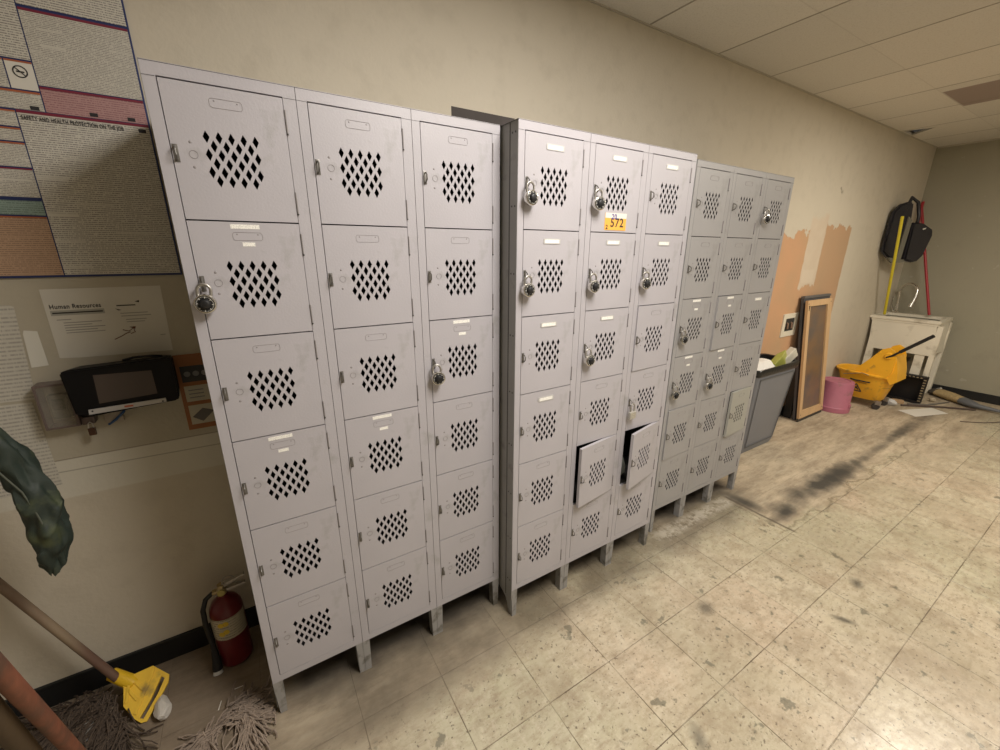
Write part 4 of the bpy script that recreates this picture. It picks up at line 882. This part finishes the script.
# faucet is bolted to the sink
bm = B(); lathe(bm, [(0, 0), (.030, 0), (.030, .02), (.014, .028), (.014, .05), (0, .05)], 20, ctr=T(6.93, .385, .914)); obj('faucet_base', bm, M_CHROME, t, True)
bm = B(); AR = [T(6.93, .385, .95), T(6.93, .395, 1.10)]+[T(6.92-.06*(k/10), .315+.085*math.cos(R(k*18)), 1.17+.10*math.sin(R(k*18))) for k in range(0, 11)]+[T(6.85, .232, 1.10)]
tube(bm, AR, .015, 10); obj('faucet_neck', bm, M_CHROME, t, True)
bm = B(); tube(bm, [T(6.85, .232, 1.11), T(6.845, .240, 1.06), T(6.84, .25, 1.01)], [.015, .02, .028], 14); obj('spray_head', bm, M_CHROME, t, True)
bm = B(); tube(bm, [T(6.93, .41, .93), T(6.92, .44, 1.0), T(6.91, .445, 1.06), T(6.88, .43, 1.10)], .007, 8); obj('faucet_lever', bm, M_CHROME, t, True)

# black crate on its side in front of the sink
t = thing('plastic_crate', 'black slotted plastic crate on its side in front of the sink', 'crate', (6.40, -.02, 0))
bm = B(); y0, y1, z1, x1 = -.155, .150, .315, .30
prism(bm, [(y0, .002), (y1, .002), (y1, z1), (y0, z1)], [[(y0+.03, .03), (y0+.03, z1-.028), (y1-.012, z1-.028), (y1-.012, .03)]], (-.05, 0, 0), (0, 1, 0), (0, 0, 1), (1, 0, 0), .02)
for a_, b_ in [((-.03, y0+.008, .006), (.05, y0+.014, z1-.008)), ((-.03, y1-.014, .006), (.05, y1-.008, z1-.008)), ((-.03, y0+.008, z1-.014), (.05, y1-.008, z1-.008)), ((-.03, y0+.008, .004), (.05, y1-.008, .010)), ((.045, y0+.008, .004), (.050, y1-.008, z1-.008))]: box(bm, a_, b_)
cr = obj('shell', bm, mat('crate_black', (.010, .009, .009), .5), t)
for k in range(9):
    bm = B(); box(bm, (-.0525, y0+.004, .035+k*.030), (-.0500, y0+.026, .045+k*.030)); obj('rim_slot', bm, mat('slot_tan', (.32, .25, .15), .7), cr)
for k in range(8):
    bm = B(); box(bm, (-.0525, y0+.04+k*.032, z1-.020), (-.0500, y0+.056+k*.032, z1-.010)); obj('rim_slot', bm, mat('slot_tan', (.32, .25, .15), .7), cr)

# tools hanging in the corner
def stick(name, a_, b_, r, m, label, cat, extra=None):
    t = thing(name, label, cat, b_); bm = B(); tube(bm, [Vector(a_)-Vector(b_), (0, 0, 0)], r, 12); obj('handle', bm, m, t, True); return t
stick('yellow_pole', (5.93, .289, 1.975), (6.534, .380, .93), .0135, mat('yellow_pole', (.72, .60, .04), .4), 'long yellow pole standing in the sink', 'handle')
stick('red_pole', (6.985, .440, 2.15), (6.87, .075, .93), .013, mat('red_pole', (.38, .02, .03), .4), 'long red pole with its foot in the sink corner', 'handle')
M_DP = mat('dustpan_black', (.022, .021, .026), .4, var=.3, bump=.2, bscale=30)
A_ = Vector((6.2, .45, 0)); Uh = Vector((.910, -.414, 0)); Nh = Vector((-.414, -.910, 0)).normalized(); Zh = Vector((0, 0, 1))
t = thing('backpack_bag', 'black bag hanging in the far corner between the yellow and red poles', 'bag', (0, 0, 0))
LL = [(-.046, 1.631), (-.054, 1.736), (-.04, 2.043), (.023, 2.114), (.111, 2.145), (.176, 2.136), (.204, 1.945), (.202, 1.801), (.207, 1.557), (.038, 1.568)]
RL = [(.207, 1.935), (.26, 1.936), (.350, 1.927), (.478, 1.866), (.495, 1.803), (.445, 1.59), (.395, 1.536), (.32, 1.521), (.223, 1.546)]
def rounded(name, poly, d0, d1, m, off=.0):
    bm = B(); prism(bm, poly, [], A_+Nh*(off+d0), Uh, Zh, Nh, d1-d0)
    bmesh.ops.recalc_face_normals(bm, faces=bm.faces)
    es = [e for e in bm.edges if len(e.link_faces) == 2 and e.calc_face_angle(0) > .9]
    bmesh.ops.bevel(bm, geom=es, offset=.015, segments=2, affect='EDGES'); return obj(name, bm, m, t, True)
rounded('back_panel', LL, .0, .05, M_DP); rounded('pouch', RL, -.05, .07, M_DP)
bm = B(); prism(bm, [(.137, 1.995), (.19, 1.96), (.18, 1.56), (.121, 1.546)], [], A_+Nh*.052, Uh, Zh, Nh, .010); o = obj('pale_band', bm, mat('band_grey', (.17, .16, .125), .6), t)
bm = B(); prism(bm, [(.03, 1.575), (.30, 1.545), (.30, 1.525), (.10, 1.515), (.04, 1.55)], [], A_+Nh*.03, Uh, Zh, Nh, .02); obj('bottom_edge', bm, mat('band_grey', (.17, .16, .125), .6), t)
bm = B(); tube(bm, [A_+Uh*.10+Zh*2.06+Nh*.04, A_+Uh*.16+Zh*2.19+Nh*.02, A_+Uh*.24+Zh*2.14+Nh*.03, A_+Uh*.27+Zh*2.0+Nh*.05, A_+Uh*.25+Zh*1.93+Nh*.07], .016, 10); obj('strap', bm, M_DP, t, True)
bm = B(); prism(bm, [(.335, 1.875), (.375, 1.885), (.37, 1.87), (.34, 1.862)], [], A_+Nh*.071, Uh, Zh, Nh, .003); obj('badge', bm, M_WHITE, t)
t = thing('wall_hook', 'red hook and cord at the top of the far corner', 'hook', (7.02, .44, 2.15))
bm = B(); tube(bm, [(.07, .02, .03), (-.0, .0, .04), (-.06, -.01, .03), (-.09, -.02, -.03), (-.08, -.03, -.2)], .014, 8); obj('red_cord', bm, mat('red_pole', (.38, .02, .03), .4), t, True)

# floor things near the sink
t = thing('floor_broom', 'floor broom with tan bristles lying along the right hand wall', 'broom', (6.77, -.40, 0))
a_ = Vector((-.0, .155, .045)); d_ = Vector((-.10, -.28, 0)).normalized()
bm = B(); s_ = Vector((.06, .13, .035))
def flat_tube(bm, pts, ws, hs, seg=16):
    rings = []
    for i, p in enumerate(pts):
        p = Vector(p); t_ = (Vector(pts[min(i+1, len(pts)-1)])-Vector(pts[max(i-1, 0)])).normalized(); sd = t_.cross(Vector((0, 0, 1))).normalized()
        rings.append([bm.verts.new(p+sd*ws[i]*math.cos(2*math.pi*k/seg)+Vector((0, 0, 1))*hs[i]*math.sin(2*math.pi*k/seg)) for k in range(seg)])
    for A, D in zip(rings, rings[1:]):
        for k in range(seg): bm.faces.new((A[k], A[(k+1) % seg], D[(k+1) % seg], D[k]))
    bm.faces.new(rings[0][::-1]); bm.faces.new(rings[-1])
Q = [Vector((6.94, -.20, .045)), Vector((6.85, -.31, .048)), Vector((6.76, -.42, .048)), Vector((6.70, -.50, .045)), Vector((6.68, -.56, .040)), Vector((6.68, -.74, .035)), Vector((6.72, -1.5, .035))]
Q = [q-Vector((6.77, -.40, 0)) for q in Q]
bm = B(); flat_tube(bm, Q[0:3], [.085, .075, .055], [.042, .045, .040]); obj('bristles', bm, mat('tan_bristles', (.46, .34, .17), .85, var=.4, vscale=60, bump=.6, bscale=200), t, True)
bm = B(); flat_tube(bm, [Q[0]+Vector((.03, .05, -.005)), Q[0]], [.088, .086], [.038, .0425]); obj('bristle_tips', bm, mat('dirty_tips', (.06, .05, .04), .9), t, True)
bm = B(); flat_tube(bm, Q[2:6], [.057, .05, .026, .014], [.041, .038, .026, .014]); obj('broom_cap', bm, mat('cap_grey', (.13, .135, .145), .5), t, True)
bm = B(); tube(bm, [Q[5], Q[6]], .0125, 12); obj('handle', bm, mat('pale_pole', (.50, .48, .44), .4), t, True)
def onfloor(name, pts, z, th, m, label, cat):
    cx = sum(p[0] for p in pts)/len(pts); cy = sum(p[1] for p in pts)/len(pts)
    bm = B(); prism(bm, [(p[0]-cx, p[1]-cy) for p in pts], [], (0, 0, 0), (1, 0, 0), (0, 1, 0), (0, 0, 1), th); o = obj(name, bm, m); o.location = (cx, cy, z); return tag(o, label, cat)
onfloor('paper_sheet', [(5.92, -.11), (5.84, -.27), (6.25, -.42), (6.33, -.28)], .001, .003, M_WHITE, 'flat white sheet on the floor in front of the mop bucket and crate', 'paper')
def lstick(name, pts, r, m, label, cat):
    c0 = Vector((pts[0][0], pts[0][1], 0)); bm = B(); tube(bm, [Vector(p)-c0 for p in pts], r, 8); o = obj(name, bm, m, None, True); o.location = c0; return tag(o, label, cat)
lstick('metal_rod', [(6.12, -.08, .013), (6.42, -.33, .013), (6.62, -.55, .013)], .009, mat('rod_dark', (.10, .07, .06), .5), 'long thin dark rod on the floor beside the flat white sheet', 'rod')
lstick('metal_rod', [(6.25, -.10, .010), (6.38, -.225, .010), (6.72, -.33, .010)], .008, mat('rod_grey', (.26, .24, .22), .4, metal=.5), 'greyish rod on the floor behind the flat white sheet', 'rod')
lstick('wire', [(6.05, -.55, .006), (6.2, -.68, .006), (6.45, -.80, .006), (6.55, -1.0, .006)], .004, mat('rod_dark', (.10, .07, .06), .5), 'thin wire curling over the floor at the right edge', 'wire')
lstick('stick', [(7.02, -.10, .03), (6.93, -.20, .10)], .011, mat('pale_pole', (.50, .48, .44), .4), 'short pale stick against the right hand baseboard at the bristle end of the broom', 'stick')
crumple('crumpled_paper', (6.05, .0, .001), .05, .07, .04, mat('foil_grey', (.55, .54, .52), .5), 31, 'crumpled pale wrapper beside the mop bucket wheel')
bm = B(); box(bm, (-.03, -.05, 0), (.03, .05, .035), .006); o = obj('cardboard_box', bm, mat('cardboard', (.45, .30, .17), .8)); o.location = (6.23, -.02, .001); o.rotation_euler = (0, 0, R(20)); tag(o, 'small tan cardboard piece in front of the black crate', 'cardboard')
crumple('crumpled_paper', (6.60, -.215, .001), .03, .035, .03, mat('foil_tan', (.50, .42, .30), .8), 33, 'small tan crumpled scrap right of the black crate')
crumple('crumpled_paper', (2.62, -.012, .001), .02, .03, .012, mat('scrap_white', (.62, .58, .52), .8), 35, 'small pale lump under the far end of the far locker bank')
